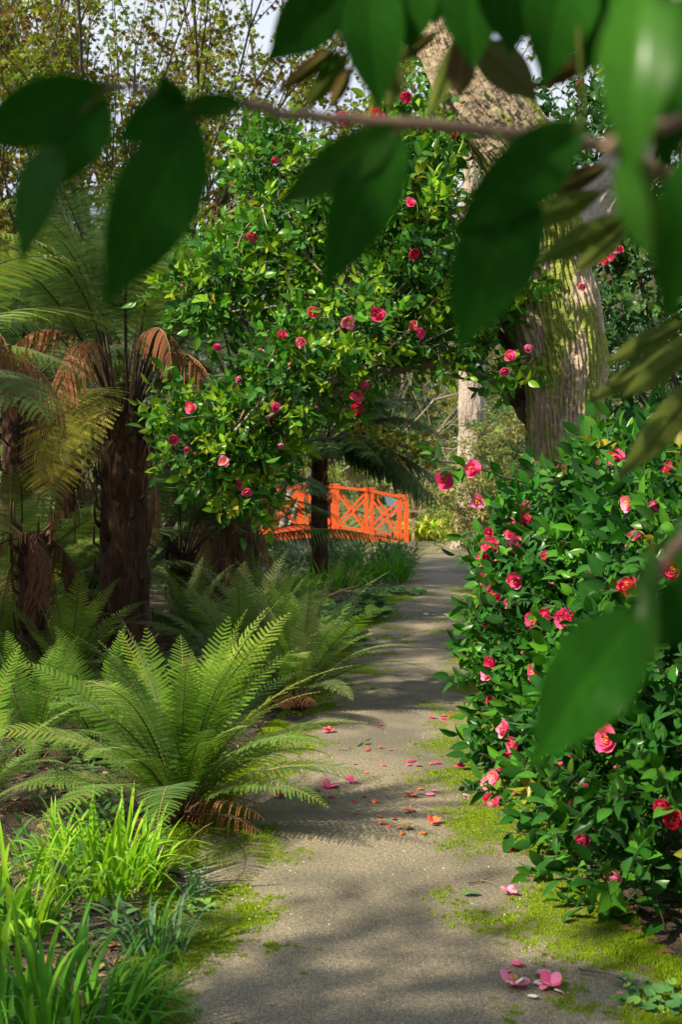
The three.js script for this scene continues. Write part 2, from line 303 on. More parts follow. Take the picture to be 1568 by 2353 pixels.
function leafTwig(t, p, dir, mats, r, n = 7, L = 0.2, size = 1) { // a twig whose leaves are meshes of their own
  const B = basis(p.clone().sub(t.position), dir, rnd3(r)), bend = (r() - 0.5) * 0.4, pos = k => V(bend * k * k * L, L * k, 0).applyMatrix4(B);
  part('twig', new GB().tube([0, 0.5, 1].map(pos), [0.003, 0.0022, 0.0014], 5).build(), M.twig, t);
  for (let k = 0; k < n; k++) {
    const a = k * 2.4 + r(), el = k === n - 1 ? 0.3 : 0.95 + (r() - 0.5) * 0.6, d = V(Math.sin(el) * Math.cos(a), Math.cos(el), Math.sin(el) * Math.sin(a)).transformDirection(B); d.y -= 0.15; d.normalize();
    const l = part('leaf', CL[Math.floor(r() * 3)], mats[Math.floor(r() * mats.length)], t); l.applyMatrix4(scl(basis(pos(0.15 + 0.85 * k / (n - 1)), d, UPV.clone().addScaledVector(rnd3(r), 0.45)), size * (0.8 + 0.45 * r())));
  }
}
const camTone = (dark, mid, lite) => r => { const u = r(), a = u < 0.28 ? dark : u < 0.7 ? mid : u < 0.988 ? lite : [0.36, 0.30, 0.02], k = 0.8 + 0.4 * r(); return C(a[0] * k, a[1] * k, a[2] * k); };
const camMats = [[0.032, 0.165, 0.008], [0.026, 0.135, 0.011], [0.062, 0.235, 0.009], [0.18, 0.36, 0.01]].map(c => leafMat(C(...c), 0.38, 0.3, { map: leafTex }));

// ------------------------------------------------------------------ the mossy tree and the pale trunk
function barkTrunk(t, pts, rads, nu, nv, opt) {
  const c = new THREE.CatmullRomCurve3(pts), g = new GB(); let prev = V(1, 0, 0);
  for (let j = 0; j <= nv; j++) {
    const v = j / nv, p = c.getPoint(v), d = c.getTangent(v), f = v * (rads.length - 1), k = Math.min(rads.length - 2, Math.floor(f)), R = mix(rads[k], rads[k + 1], sm(0, 1, f - k));
    const s = prev.clone().addScaledVector(d, -prev.dot(d)).normalize(); prev = s; const w = s.clone().cross(d), len = v * c.getLength();
    for (let i = 0; i <= nu; i++) {
      const th = i / nu * 2 * Math.PI, cx = Math.cos(th), cz = Math.sin(th);
      const wx = cx * 3.2 * opt.f, wz = cz * 3.2 * opt.f, warp = 0.5 * fbm(wx * 0.6, len * 2.2, wz * 0.6, 3);
      const a = Math.abs(N3(wx * 1.6 + warp, len * 1.5, wz * 1.6 + warp)), b = Math.abs(N3(wx * 2.7 + 9, len * 4.5 + warp, wz * 2.7)), cr = N3(wx * 2.4 + 3, len * 9, wz * 2.4);
      const furrow = 1 - Math.pow(Math.min(1, 1.9 * a + 0.55 * b), 0.55), disp = opt.amp * (0.55 - 1.25 * furrow + 0.3 * cr) + opt.lump * R * fbm(cx * 1.2 + 2, len * 0.9, cz * 1.2, 3);
      const q = p.clone().addScaledVector(s, cx * (R + disp)).addScaledVector(w, cz * (R + disp)), tone = fbm(cx * 2, len * 1.5, cz * 2, 3), grain = N3(wx * 5, len * 9, wz * 5), base = opt.col(tone, grain);
      const mo = opt.moss ? sm(0.0, 0.28, fbm(cx * 1.3 + 5, len * 1.1, cz * 1.3, 4) + 0.3 * grain + opt.moss(q, cx, cz, len)) : 0;
      const mc = [0.17 + 0.07 * grain, 0.21 + 0.08 * grain, 0.012];
      g.v(q, [th * R, len], base.map((x, n) => mix(x, mc[n], mo * 0.92)));
    }
  }
  const q = nu + 1; for (let j = 0; j < nv; j++) for (let i = 0; i < nu; i++) { const a = j * q + i; g.quad(a, a + 1, a + q + 1, a + q); }
  return g.build();
}
{
  const base = onGround(1310, 1580), d = -base.z;
  const t = thing('mossy_tree', 'large leaning tree with furrowed grey bark and yellow-green moss beside the path', 'tree', base);
  const pts = [V(base.x, -0.15, base.z), at(1308, 1350, d), at(1304, 1080, d), at(1302, 940, d), at(1298, 830, d), at(1276, 720, d), at(1258, 600, d), at(1240, 480, d - 0.1), at(1190, 350, d - 0.2), at(1110, 230, d - 0.3), at(1035, 100, d - 0.35), at(1000, -20, d - 0.4), at(1000, -300, d - 0.4), at(960, -700, d - 0.3)];
  const px = d / FL, R = [112, 98, 87, 85, 93, 97, 86, 82, 85, 86, 68, 54, 48, 38].map(k => k * px);
  part('trunk', local(t, barkTrunk(t, pts, R, 300, 620, { f: 2.1, amp: 0.034, lump: 0.08, col: (a, b) => [0.36 + 0.15 * a + 0.12 * b, 0.275 + 0.12 * a + 0.09 * b, 0.175 + 0.08 * a + 0.06 * b], moss: (q, cx, cz, len) => (len > 1.2 && len < 4.6 ? 0.16 : -0.35) + 0.26 * cx - 0.03 })), M.bark, t);
  const up = at(1270, 620, d);
  const l2 = [up, at(1370, 480, d + 0.5), at(1480, 300, d + 0.9), at(1560, 100, d + 1), at(1650, -250, d + 1)];
  part('limb', local(t, barkTrunk(t, l2, [0.24, 0.2, 0.17, 0.15, 0.11], 90, 160, { f: 1.2, amp: 0.022, lump: 0.1, col: (a, b) => [0.24 + 0.08 * a + 0.05 * b, 0.20 + 0.07 * a + 0.04 * b, 0.14 + 0.05 * a] })), M.bark, t);
}
{
  const base = onGround(1082, 1262), d = -base.z, k = d / FL;
  const t = thing('pale_tree', 'pale straight trunk at the far bend of the path right of the orange bridge', 'tree', base);
  const pts = [V(base.x, -0.2, base.z), at(1084, 1200, d), at(1084, 1050, d), at(1086, 900, d), at(1082, 700, d), at(1090, 400, d), at(1085, 100, d), at(1080, -200, d)];
  part('trunk', local(t, barkTrunk(t, pts, [50, 36, 31, 30, 28, 26, 22, 15].map(x => x * k), 90, 260, { f: 1.3, amp: 0.03, lump: 0.12, col: (a, b) => [0.30 + 0.14 * a + 0.10 * b, 0.245 + 0.12 * a + 0.08 * b, 0.19 + 0.09 * a + 0.07 * b] })), M.bark, t);
}

// ------------------------------------------------------------------ camellia over the path
{
  const base = V(1.75, 0, -10.7), r = rngOf(77);
  const t = thing('camellia_tree', 'tall camellia with pink-red flowers arching over the path from the left of the mossy tree', 'camellia', base);
  const L = [[500, 1040, 8.5, .36, .42, .5], [445, 985, 8.3, .26, .26, .35], [610, 920, 8.6, .5, .45, .6], [470, 700, 8.8, .42, .22, .4], [560, 640, 9, .45, .35, .6], [800, 780, 8.7, .62, .42, .7], [640, 520, 9.3, .62, .5, .7], [860, 560, 9.2, .6, .6, .8], [1000, 720, 9, .42, .42, .6], [850, 370, 9.6, .55, .4, .6], [590, 390, 9.8, .42, .3, .5], [1150, 850, 9, .2, .16, .25], [555, 1140, 8.5, .15, .24, .3], [960, 420, 9.2, .36, .55, .5], [1110, 650, 9.6, .4, .4, .5], [720, 850, 8.5, .4, .36, .5], [1040, 270, 10, .5, .4, .5], [835, 890, 8.6, .12, .2, .2], [585, 1020, 8.6, .2, .3, .4]].map(lump).flatMap(l => [0, 1, 2, 3, 4].map(() => ({ c: l.c.clone().add(rnd3(r).multiply(l.r).multiplyScalar(0.66)), r: l.r.clone().multiplyScalar(0.3 + 0.2 * r()) })));
  foliage(t, L, 2350, camSprigs, M.camellia, camTone([0.045, 0.165, 0.02], [0.09, 0.26, 0.015], [0.27, 0.44, 0.012]), 401, 0.9, 1, 0.05);
  const fork = at(1232, 1000, 10.2);
  limb(t, [base.clone(), V(1.72, 0.7, -10.5), fork], 0.1, 0.075, M.twigDark, 'trunk', 9, 2);
  const arms = [[[1215, 955, 10], [1130, 880, 9.6], [1030, 820, 9.3], [880, 800, 9], [720, 790, 8.8], [520, 720, 8.8]], [[1180, 920, 9.8], [1060, 840, 9.3], [900, 850, 8.9], [720, 900, 8.6], [520, 1020, 8.4]], [[1200, 850, 10], [1110, 720, 9.7], [1000, 620, 9.4], [880, 500, 9.3], [640, 460, 9.4]], [[1205, 860, 10.1], [1120, 640, 10], [1000, 450, 9.8], [880, 320, 9.7]], [[1215, 940, 10.1], [1180, 880, 9.5], [1150, 850, 9]], [[1220, 900, 10.2], [1200, 720, 10.2], [1120, 580, 10]]];
  arms.forEach((a, k) => limb(t, [fork, ...a.map(p => at(...p))], 0.055, 0.012, k % 2 ? M.twig : M.twigDark, 'branch', 7, 10 + k));
  for (let k = 0; k < 130; k++) { const s = crownPoint(L, r, 0.3, total(L)); if (!s) continue; const a = arms[k % 4], q = at(...a[1 + Math.floor(r() * (a.length - 1))]); if (q.distanceTo(s.p) > 1.6) continue; limb(t, [q, q.clone().lerp(s.p, 0.5).add(rnd3(r).multiplyScalar(0.12)), s.p], 0.012, 0.004, r() < 0.5 ? M.twigPale : M.twig, 'branch', 5, 100 + k); }
  const tonedMats = camMats;
  for (let k = 0, made = 0; k < 400 && made < 42; k++) { const h = hitLumps(340 + r() * 760, 300 + r() * 900, L); if (!h) continue; made++; leafTwig(t, h.p.addScaledVector(h.n, -0.06), h.n.clone().addScaledVector(rnd3(r), 0.6).addScaledVector(UPV, -0.1).normalize(), tonedMats, r, 7, 0.18, 0.95); }
  const fl = [[502, 793, 1], [648, 773, 0], [695, 786, 2], [720, 718, 1], [699, 680, 2], [548, 868, 2], [587, 861, 0], [441, 937, 1], [396, 1008, 1], [430, 1030, 1], [516, 1058, 2], [620, 958, 0], [632, 936, 1], [641, 1023, 2], [545, 1115, 1], [566, 1128, 1], [850, 833, 0], [833, 881, 1], [824, 910, 1], [820, 936, 3], [868, 724, 0], [797, 738, 2], [961, 709, 1], [948, 750, 1], [960, 766, 1], [948, 580, 3], [935, 220, 0], [636, 366, 0], [582, 539, 0], [944, 467, 1], [790, 270, 0], [865, 268, 3], [1172, 820, 1], [1160, 849, 1], [1215, 800, 2], [1047, 318, 3], [1340, 655, 2]];
  for (const [x, y, m] of fl) {
    const h = hitLumps(x, y, L), p = h ? h.p : at(x, y, 8.5), n = h ? h.n : V(0, 0, 1);
    const to = V(0, EYE, 0).sub(p).normalize(); blossom(t, p.addScaledVector(to, 0.24), n.multiplyScalar(0.4).addScaledVector(to, 0.7).addScaledVector(rnd3(r), 0.55).addScaledVector(UPV, -0.25).normalize(), Math.floor(r() * 5), m, 0.9 + 0.4 * r(), r);
  }
  for (let k = 0; k < 26; k++) { const h = hitLumps(420 + r() * 640, 400 + r() * 650, L); if (h) bud(t, h.p.addScaledVector(h.n, 0.05), h.n.addScaledVector(rnd3(r), 0.6).normalize(), r); }
}

// ------------------------------------------------------------------ camellia bush beside the path
{
  const base = V(1.75, 0, -6.3), r = rngOf(88);
  const t = thing('camellia_bush', 'dense glossy camellia bush with pink-red double flowers on the right edge of the path', 'camellia', base);
  const L = [[1330, 1500, 6.6, .55, .84, .7], [1490, 1430, 6.3, .66, .92, .9], [1420, 1850, 5.4, .48, .62, .6], [1565, 1900, 4.75, .48, .72, .5], [1225, 1690, 6.9, .33, .55, .45], [1205, 1280, 7.2, .31, .32, .4], [1545, 1290, 5.5, .40, .45, .5], [1330, 1200, 6.8, .4, .26, .5], [1180, 1810, 6.3, .2, .22, .25], [1500, 2080, 4.6, .3, .28, .3], [1180, 1480, 7, .2, .5, .35], [1290, 1960, 5.5, .26, .2, .26], [1640, 1600, 5, .5, 1.0, .7], [1440, 1120, 6.6, .45, .2, .5], [1535, 2180, 4.3, .24, .2, .25]].map(a => lump([a[0] + 32, ...a.slice(1)]));
  foliage(t, L, 2500, camSprigs, M.camellia, camTone([0.02, 0.115, 0.008], [0.028, 0.155, 0.008], [0.075, 0.25, 0.008]), 402, 0.55, 1, 0.15);
  for (let k = 0; k < 16; k++) { const s = crownPoint(L, r, 0.4, total(L)); if (!s) continue; const b = base.clone().add(V((r() - 0.5) * 0.5, 0, (r() - 0.5) * 1.4)); b.y = groundY(b.x, b.z) - 0.03; limb(t, [b, b.clone().lerp(s.p, 0.5).add(V(0, 0.2, 0)), s.p], 0.022, 0.006, M.twig, 'branch', 6, 200 + k); }
  for (let k = 0, made = 0; k < 600 && made < 42; k++) { const h = hitLumps(1080 + r() * 480, 1080 + r() * 1100, L); if (!h) continue; made++; leafTwig(t, h.p.addScaledVector(h.n, -0.09), h.n.clone().addScaledVector(rnd3(r), 0.55).addScaledVector(UPV, 0.1).normalize(), camMats.slice(0, 3), r, 7, 0.2, 1.05); }
  const out = [at(1240, 1120, 6.7), at(1150, 1095, 6.5), at(1085, 1070, 6.35), at(1010, 1060, 6.3)];
  limb(t, [at(1330, 1180, 6.8), ...out], 0.008, 0.003, M.twig, 'branch', 6, 300);
  for (const q of out.slice(1)) leafTwig(t, q, V(-0.6, 0.2, 0.3).addScaledVector(rnd3(r), 0.3).normalize(), camMats.slice(1, 3), r, 5, 0.12, 1.1);
  const fl = [[1025, 1105, 1, 2], [1090, 1083, 1, 2], [1215, 1080, 1, 1], [1102, 1150, 2, 0], [1195, 1185, 1, 2], [1205, 1170, 2, 4], [1180, 1228, 1, 2], [1190, 1210, 1, 4], [1086, 1222, 0, 1], [1122, 1280, 0, 1], [1050, 1285, 1, 2], [1128, 1330, 1, 4], [1120, 1366, 0, 2], [1185, 1336, 1, 2], [1173, 1390, 2, 3], [1472, 1230, 2, 3], [1450, 1157, 2, 0], [1515, 1165, 1, 3], [1450, 1350, 3, 2], [1550, 1302, 3, 2], [1265, 1415, 0, 4], [1300, 1418, 1, 2], [1325, 1425, 3, 1], [1245, 1470, 1, 3], [1250, 1492, 2, 3], [1098, 1546, 2, 2], [1133, 1610, 0, 1], [1405, 1698, 1, 2], [1345, 1925, 1, 3], [1103, 1728, 1, 3], [1125, 1803, 2, 0], [1098, 1845, 2, 1], [1096, 1866, 1, 2], [1100, 1890, 0, 2], [1160, 1955, 3, 3], [1515, 1008, 1, 3], [1415, 1058, 1, 2], [1388, 1066, 2, 1], [1470, 1062, 0, 1], [1540, 1082, 0, 1], [1430, 1630, 0, 3], [1560, 1890, 3, 1], [1260, 1280, 1, 3], [1160, 1765, 0, 3], [1420, 2012, 2, 3], [1535, 1860, 3, 3]];
  for (let k = 0; k < 16; k++) fl.push([1100 + 140 * r(), 1180 + 720 * r(), Math.floor(r() * 3), Math.floor(r() * 5)]);
  for (const [x, y, m, kind] of fl) {
    let h = null; if (x > 1040 && y > 1110 || x > 1110) for (let k = 0; k < 16 && !h; k++) h = hitLumps(x + k * 6, y, L);
    const p = h ? h.p : at(x, y, 6.45), n = h ? h.n : V(-0.2, 0, 1), to = V(0, EYE, 0).sub(p).normalize();
    blossom(t, p.addScaledVector(to, 0.12), n.multiplyScalar(0.35).addScaledVector(to, 0.75).addScaledVector(rnd3(r), 0.45).addScaledVector(V(-1, -0.1, 0), 0.3).normalize(), kind, m, (kind === 2 || kind === 4 ? 1.05 : 0.85) + 0.3 * r(), r);
  }
  for (let k = 0; k < 24; k++) { const h = hitLumps(1120 + r() * 440, 1150 + r() * 950, L); if (h) bud(t, h.p.addScaledVector(h.n, 0.06), h.n.addScaledVector(rnd3(r), 0.6).normalize(), r); }
}
{ // darker camellia behind the mossy tree
  const base = V(3.4, 0, -12), t = thing('camellia_bush', 'tall dark camellia behind the mossy trunk at the right edge', 'camellia', base), r = rngOf(89);
  const L = [[1480, 900, 12, .8, .8, .6], [1500, 620, 12, .8, .9, .6], [1420, 420, 12.4, .8, .9, .6], [1560, 300, 12, 1, 1.1, .7], [1300, 330, 12.6, .6, .7, .5], [1430, 1100, 11.5, .7, .6, .5], [1600, 1150, 11, .9, .9, .6]].map(lump);
  foliage(t, L, 1700, camSprigs, M.camellia, camTone([0.035, 0.11, 0.03], [0.05, 0.15, 0.03], [0.08, 0.20, 0.03]), 403, 0.5, 1.15, 0.1);
  for (const l of L) limb(t, [base.clone().setY(-0.05), base.clone().lerp(l.c, 0.5).add(V(0.1, 0.2, 0)), l.c], 0.05, 0.015, M.twigDark, 'branch', 6, 400);
  for (const [x, y, m] of [[1410, 592, 1], [1425, 572, 1], [1395, 600, 0], [1260, 190, 0], [1330, 190, 3]]) { const h = hitLumps(x, y, L), p = h ? h.p : at(x, y, 11.4), to = V(0, EYE, 0).sub(p).normalize(); blossom(t, p.addScaledVector(to, 0.15), to.addScaledVector(rnd3(r), 0.5).normalize(), 1, m, 1.3, r); }
}

// ------------------------------------------------------------------ fern fronds
function frondGeo(o) { // starts at the origin, grows along +z and bends over in the y-z plane; returns blade and rachis
  const r = rngOf(o.seed), b = new GB(), q = new GB(), n = o.pairs, pts = [], dirs = [], S = 28;
  let p = V(0, 0, 0); const side0 = (r() - 0.5) * 0.5;
  for (let k = 0; k <= S; k++) { const u = k / S, a = THREE.MathUtils.degToRad(mix(o.e0, o.e1, Math.pow(u, o.pow || 1.3))), d = V(Math.sin(side0 * u * u) * 0.6, Math.sin(a), Math.cos(a)).normalize(); pts.push(p.clone()); dirs.push(d); p = p.clone().addScaledVector(d, o.len / S); }
  const P = u => { const f = u * S, k = Math.min(S - 1, Math.floor(f)); return pts[k].clone().lerp(pts[k + 1], f - k); }, D = u => dirs[Math.min(S, Math.round(u * S))];
  q.tube(pts.filter((_, k) => k % 2 === 0), pts.filter((_, k) => k % 2 === 0).map((_, k, a) => mix(o.rad, o.rad * 0.15, k / (a.length - 1))), 5);
  for (let k = 0; k < n; k++) {
    const u = mix(o.bare, 0.995, Math.pow((k + 0.5) / n, 0.93)), w = (u - o.bare) / (1 - o.bare), base = P(u), d = D(u), up = V(1, 0, 0).cross(d).negate(); if (up.y < 0 && o.flip !== false) up.negate();
    const prof = o.shape(w);
    for (const s of [-1, 1]) {
      if (r() < (o.lost || 0)) continue;
      const L = o.wid * prof * (0.88 + 0.24 * r()), side = V(s, 0, 0), fw = o.forward + (r() - 0.5) * 0.12 + 0.35 * w, ax = side.clone().multiplyScalar(Math.cos(fw)).addScaledVector(d, Math.sin(fw)).addScaledVector(up, o.lift + (r() - 0.5) * 0.12).normalize();
      const m = Math.max(4, Math.round(o.lobes * (0.35 + 0.65 * prof))), step = L / m, fwd = d.clone().addScaledVector(ax, -d.dot(ax)).normalize(), nrm = ax.clone().cross(fwd);
      const droop = o.droop * L * (0.7 + 0.6 * r()), k1 = 0.85 + 0.3 * r(), col = [k1 * (0.9 + 0.3 * r()), k1, k1], tw = (o.curl || 0) * (r() - 0.3);
      const at2 = x => base.clone().addScaledVector(ax, L * x).addScaledVector(UPV, -droop * x * x).addScaledVector(fwd, -0.04 * L * Math.sin(x * 3));
      for (let j = 0; j < m; j++) {
        const x0 = j / m, a0 = at2(x0), a1 = at2(x0 + (o.gap || 0.94) / m), lw = o.lobeLen * L * (j === 0 ? 0.8 : 1) * Math.pow(1 - x0, 0.55) + 0.002;
        for (const e of [-1, 1]) {
          const tip = a0.clone().lerp(a1, 0.85).addScaledVector(fwd, e * lw).addScaledVector(ax, lw * 0.35).addScaledVector(UPV, -lw * (0.12 + tw)), mid = a1.clone().addScaledVector(fwd, e * lw * 0.62).addScaledVector(ax, step * 0.12);
          const i0 = b.v(a0, [0, 0], col), i1 = b.v(a1, [0, 0], col), i2 = b.v(mid, [0, 0], col), i3 = b.v(tip, [0, 0], col), i4 = b.v(a0.clone().addScaledVector(fwd, e * lw * 0.7).addScaledVector(ax, step * 0.1), [0, 0], col);
          b.tri(i0, i1, i2); b.tri(i0, i2, i3); b.tri(i0, i3, i4);
        }
      }
    }
  }
  return { blade: b.build(), rachis: q.build() };
}
const swordShape = w => Math.max(0.12, Math.pow(Math.sin(Math.PI * Math.min(1, 0.16 + 0.84 * Math.pow(w, 0.9))), 0.75)), treeShape = w => Math.max(0.1, Math.pow(Math.sin(Math.PI * Math.min(0.99, 0.2 + 0.8 * w)), 0.7));
const SWORD = [[86, 58], [82, 42], [76, 25], [66, 8], [54, -12], [38, -28]].map(([e0, e1], k) => frondGeo({ seed: 500 + k, len: 1, pairs: 36, bare: 0.12, wid: 0.125, e0, e1, rad: 0.005, forward: 0.34, lift: 0.10, droop: 0.16, lobes: 13, lobeLen: 0.085, gap: 0.7, shape: swordShape }));
const SWORDD = [[30, -28], [14, -18]].map(([e0, e1], k) => frondGeo({ seed: 520 + k, len: 0.6, pairs: 26, bare: 0.15, wid: 0.11, e0, e1, rad: 0.005, forward: 0.4, lift: 0, droop: 0.5, lobes: 10, lobeLen: 0.055, gap: 0.6, shape: swordShape, lost: 0.35, curl: 2.5 }));
const TREE = [[78, 5], [70, -20], [60, -35], [48, -45], [32, -50], [15, -55]].map(([e0, e1], k) => frondGeo({ seed: 540 + k, len: 2, pairs: 38, bare: 0.24, wid: 0.42, e0, e1, pow: 1.5, rad: 0.014, forward: 0.24, lift: 0.04, droop: 0.22, lobes: 26, lobeLen: 0.08, gap: 0.55, shape: treeShape }));
const TALL = [[84, 30], [80, 8], [76, -8], [68, -20], [60, -30]].map(([e0, e1], k) => frondGeo({ seed: 580 + k, len: 2.3, pairs: 34, bare: 0.36, wid: 0.42, e0, e1, pow: 2.1, rad: 0.015, forward: 0.24, lift: 0.04, droop: 0.22, lobes: 26, lobeLen: 0.08, gap: 0.55, shape: treeShape }));
const TREED = [[-20, -86], [10, -88], [-55, -88], [40, -84]].map(([e0, e1], k) => frondGeo({ seed: 560 + k, len: 1.7, pairs: 26, bare: 0.15, wid: 0.26, e0, e1, pow: 0.6, rad: 0.012, forward: 0.7, lift: -0.1, droop: 0.9, lobes: 12, lobeLen: 0.055, shape: treeShape, lost: 0.3, curl: 2.5 }));
const ROOF = [[14, -42], [4, -52], [-8, -58], [24, -38]].map(([e0, e1], k) => frondGeo({ seed: 576 + k, len: 2, pairs: 44, bare: 0.08, wid: 0.38, e0, e1, pow: 1.2, rad: 0.014, forward: 0.24, lift: -0.1, droop: 0.35, lobes: 14, lobeLen: 0.1, gap: 0.95, shape: treeShape }));
const HUNG = [0, 1].map(k => frondGeo({ seed: 570 + k, len: 1.9, pairs: 26, bare: 0.42, wid: 0.26, e0: 84, e1: -92, pow: 1.35 - 0.3 * k, rad: 0.012, forward: 0.7, lift: -0.1, droop: 0.9, lobes: 12, lobeLen: 0.06, shape: treeShape, lost: 0.15, curl: 2.5 }));
function frond(t, f, y, yaw, s, m, rm, tilt = 0, x = 0, z = 0) {
  const o = part('frond', f.blade, m, t); o.position.set(x, y, z); o.rotation.set(0, yaw, tilt, 'YXZ'); o.scale.setScalar(s); part('rachis', f.rachis, rm, o); return o;
}
function swordFern(label, px, py, n, len, seed, opt = {}) {
  const p = onGround(px, py), r = rngOf(seed); p.y = groundY(p.x, p.z);
  const t = thing('sword_fern', label, 'fern', p, 'ferns beside the path'), mats = opt.mats || [0, 1, 2];
  const c = new GB(); for (let k = 0; k < 30; k++) { const a = r() * 6.28, e = 0.25 + r() * 0.9; const d = V(Math.cos(a) * Math.cos(e), Math.sin(e), Math.sin(a) * Math.cos(e)); c.tube([V(Math.cos(a) * 0.02, -0.03, Math.sin(a) * 0.02), d.multiplyScalar(0.07 + 0.09 * r() * len)], [0.012, 0.004], 4, [0.8 + 0.5 * r(), 1, 1]); }
  part('crown_base', c.build(), M.fibre, t);
  for (let k = 0; k < n; k++) {
    const u = k / n, f = Math.min(5, Math.floor(Math.pow(u, 0.75) * 6)), yaw = k * 2.4 + r() * 0.5;
    frond(t, SWORD[f], 0.05, yaw, len * (0.68 + 0.42 * r()), FG[mats[Math.floor(r() * mats.length)]], r() < 0.6 ? M.stipeTan : M.stipe, (r() - 0.5) * 0.4, 0.03 * Math.sin(yaw), 0.03 * Math.cos(yaw));
  }
  for (let k = 0; k < (opt.dead ?? 4); k++) frond(t, SWORDD[k % 2], 0.05, r() * 6.28, len * (0.6 + 0.3 * r()), FD[k % 3], M.stipe, (r() - 0.5) * 0.5);
  return t;
}
function treeFern(o) {
  const r = rngOf(o.seed), p = V((o.px - 784) / FL * o.d, 0, -o.d); p.y = groundY(p.x, p.z);
  const t = thing('tree_fern', o.label, 'tree fern', p, 'tree ferns');
  const h = o.h, nu = 36, nv = 60, g = new GB(), lean = o.lean || 0;
  for (let j = 0; j <= nv; j++) for (let i = 0; i <= nu; i++) {
    const v = j / nv, th = i / nu * 2 * Math.PI, cx = Math.cos(th), cz = Math.sin(th), y = v * h - 0.1;
    const R = o.r * (1 + 0.35 * Math.pow(1 - v, 4) - 0.1 * v) + o.r * (0.22 * fbm(cx * 2.4 + o.seed, y * 2.4, cz * 2.4, 3) + 0.14 * N3(cx * 7, y * 3, cz * 7) + 0.09 * Math.max(0, N3(cx * 5, y * 13, cz * 5)));
    const a = fbm(cx * 2, y * 3, cz * 2 + 4, 3), li = sm(0.35, 0.6, fbm(cx * 3 + 2, y * 4, cz * 3, 3)), k = 1 + 0.9 * a; g.v(V(cx * R + lean * v * h, y, cz * R), [th * o.r, y], [mix(k, 2.1, li), mix(k, 3.3, li), mix(k, 3.2, li)].map(x => Math.max(0.2, x)));
  }
  for (let j = 0; j < nv; j++) for (let i = 0; i < nu; i++) { const a = j * (nu + 1) + i; g.quad(a, a + nu + 1, a + nu + 2, a + 1); }
  part('trunk', g.build(), M.fibre, t);
  const stubs = new GB(); for (let k = 0; k < o.r * 420; k++) { const a = r() * 6.28, y = h * Math.pow(r(), 0.5), c = V(Math.cos(a), 0, Math.sin(a)), b = c.clone().multiplyScalar(o.r * 0.9).setY(y - 0.05); b.x += lean * y; const k1 = 0.6 + 1.3 * r(); stubs.tube([b, b.clone().addScaledVector(c, 0.05 + 0.03 * r()).add(V(0, 0.05, 0)), b.clone().addScaledVector(c, 0.07).add(V(0, 0.12 + 0.1 * r(), 0))], [0.014, 0.012, 0.005], 4, [k1, k1, k1]); }
  part('frond_stubs', stubs.build(), M.fibre, t).userData.kind = 'stuff';
  const lx = lean * h, mats = o.mats || [0, 1, 2];
  for (let k = 0; k < o.n; k++) { const u = (k + 0.5) / o.n, lo = o.lo ?? 0, hi = o.hi ?? 6, f = (o.set || TREE)[Math.min((o.set || TREE).length - 1, Math.floor(mix(lo, hi, u)))], yaw = k * 2.4 + r() * 0.5; frond(t, f, h - 0.12, yaw, o.len / (o.set ? 2.3 : 2) * (0.85 + 0.3 * r()), TF[mats[Math.floor(r() * mats.length)]], M.stipe, (r() - 0.5) * 0.5, lx + o.r * 0.5 * Math.sin(yaw), o.r * 0.5 * Math.cos(yaw)); }
  for (let k = 0; k < (o.dead || 0); k++) { const yaw = k * 2.4 + r() + (o.deadYaw || 0); frond(t, TREED[Math.floor(r() * 4)], h - 0.14, yaw, (o.deadLen || o.len * 0.7) / 1.7 * (0.7 + 0.5 * r()), TD[Math.floor(r() * 3)], M.stipe, (r() - 0.5) * 0.4, lx + o.r * 0.6 * Math.sin(yaw), o.r * 0.6 * Math.cos(yaw)); }
  for (const [f, yaw, s, m, tilt] of o.extra || []) frond(t, f, h - 0.12, yaw, s, m, M.stipeTan, tilt || 0, lx + o.r * 0.6 * Math.sin(yaw), o.r * 0.6 * Math.cos(yaw));
  return t;
}
treeFern({ label: 'large tree fern with thick dark fibrous trunk standing left of the path', px: 285, d: 10.6, h: 2.25, r: 0.205, n: 30, len: 2.1, set: TALL, lo: 0, hi: 5, dead: 0, seed: 601, mats: [0, 1, 1, 2],
  extra: [[frondGeo({ seed: 590, len: 1.75, pairs: 38, bare: 0.24, wid: 0.42, e0: 80, e1: -90, pow: 0.5, rad: 0.011, forward: 0.14, lift: 0.02, droop: 0.1, lobes: 26, lobeLen: 0.08, gap: 0.6, shape: treeShape, flip: false }), -0.28, 1, leafMat(C(0.27, 0.27, 0.035), 0.35)], [HUNG[0], -0.75, 0.86, TD[1]], [HUNG[1], -0.2, 0.9, TD[1]], [HUNG[0], 0.55, 0.86, TD[0]], [HUNG[1], 0.9, 0.8, TD[1]], [HUNG[1], -1.5, 1, TD[0]], ...[-0.9, -1.2, -1.5, -1.8, -2.3, -0.65, 1.2, 1.9].map((y, k) => [TREED[k % 4], y, 0.55 + 0.07 * (k % 4), TD[k % 3], 0.15 * (k % 3 - 1)])] });
treeFern({ label: 'slender tree fern with drooping dark fronds in front of the orange bridge', px: 735, d: 20, h: 2.35, r: 0.13, n: 18, len: 2.0, lo: 2, hi: 6, dead: 4, seed: 602, mats: [0, 1], extra: [[TREE[3], 1.5, 1.15, TF[1]], [TREE[4], 1.25, 1.1, TF[1], 0.15], [TREE[4], 1.75, 1.1, TF[0], -0.15], [TREE[3], 1.0, 1.0, TF[1]], [TREE[5], 1.4, 0.95, TF[1]], [TREE[5], 0.7, 0.95, TF[0]], [TREE[4], -1.3, 1, TF[1]], ...[0.5, 0.9, 1.15, 1.3, 1.55, 1.7, 1.9, 2.3].map((y, k) => [ROOF[k % 4], y, 1.0 + 0.06 * (k % 3), TF[1], 0.25 * (k % 3 - 1)]), ...[-0.5, -1, -1.5, -2, 0.1].map((y, k) => [ROOF[k % 4], y, 0.9, TF[1]])] });
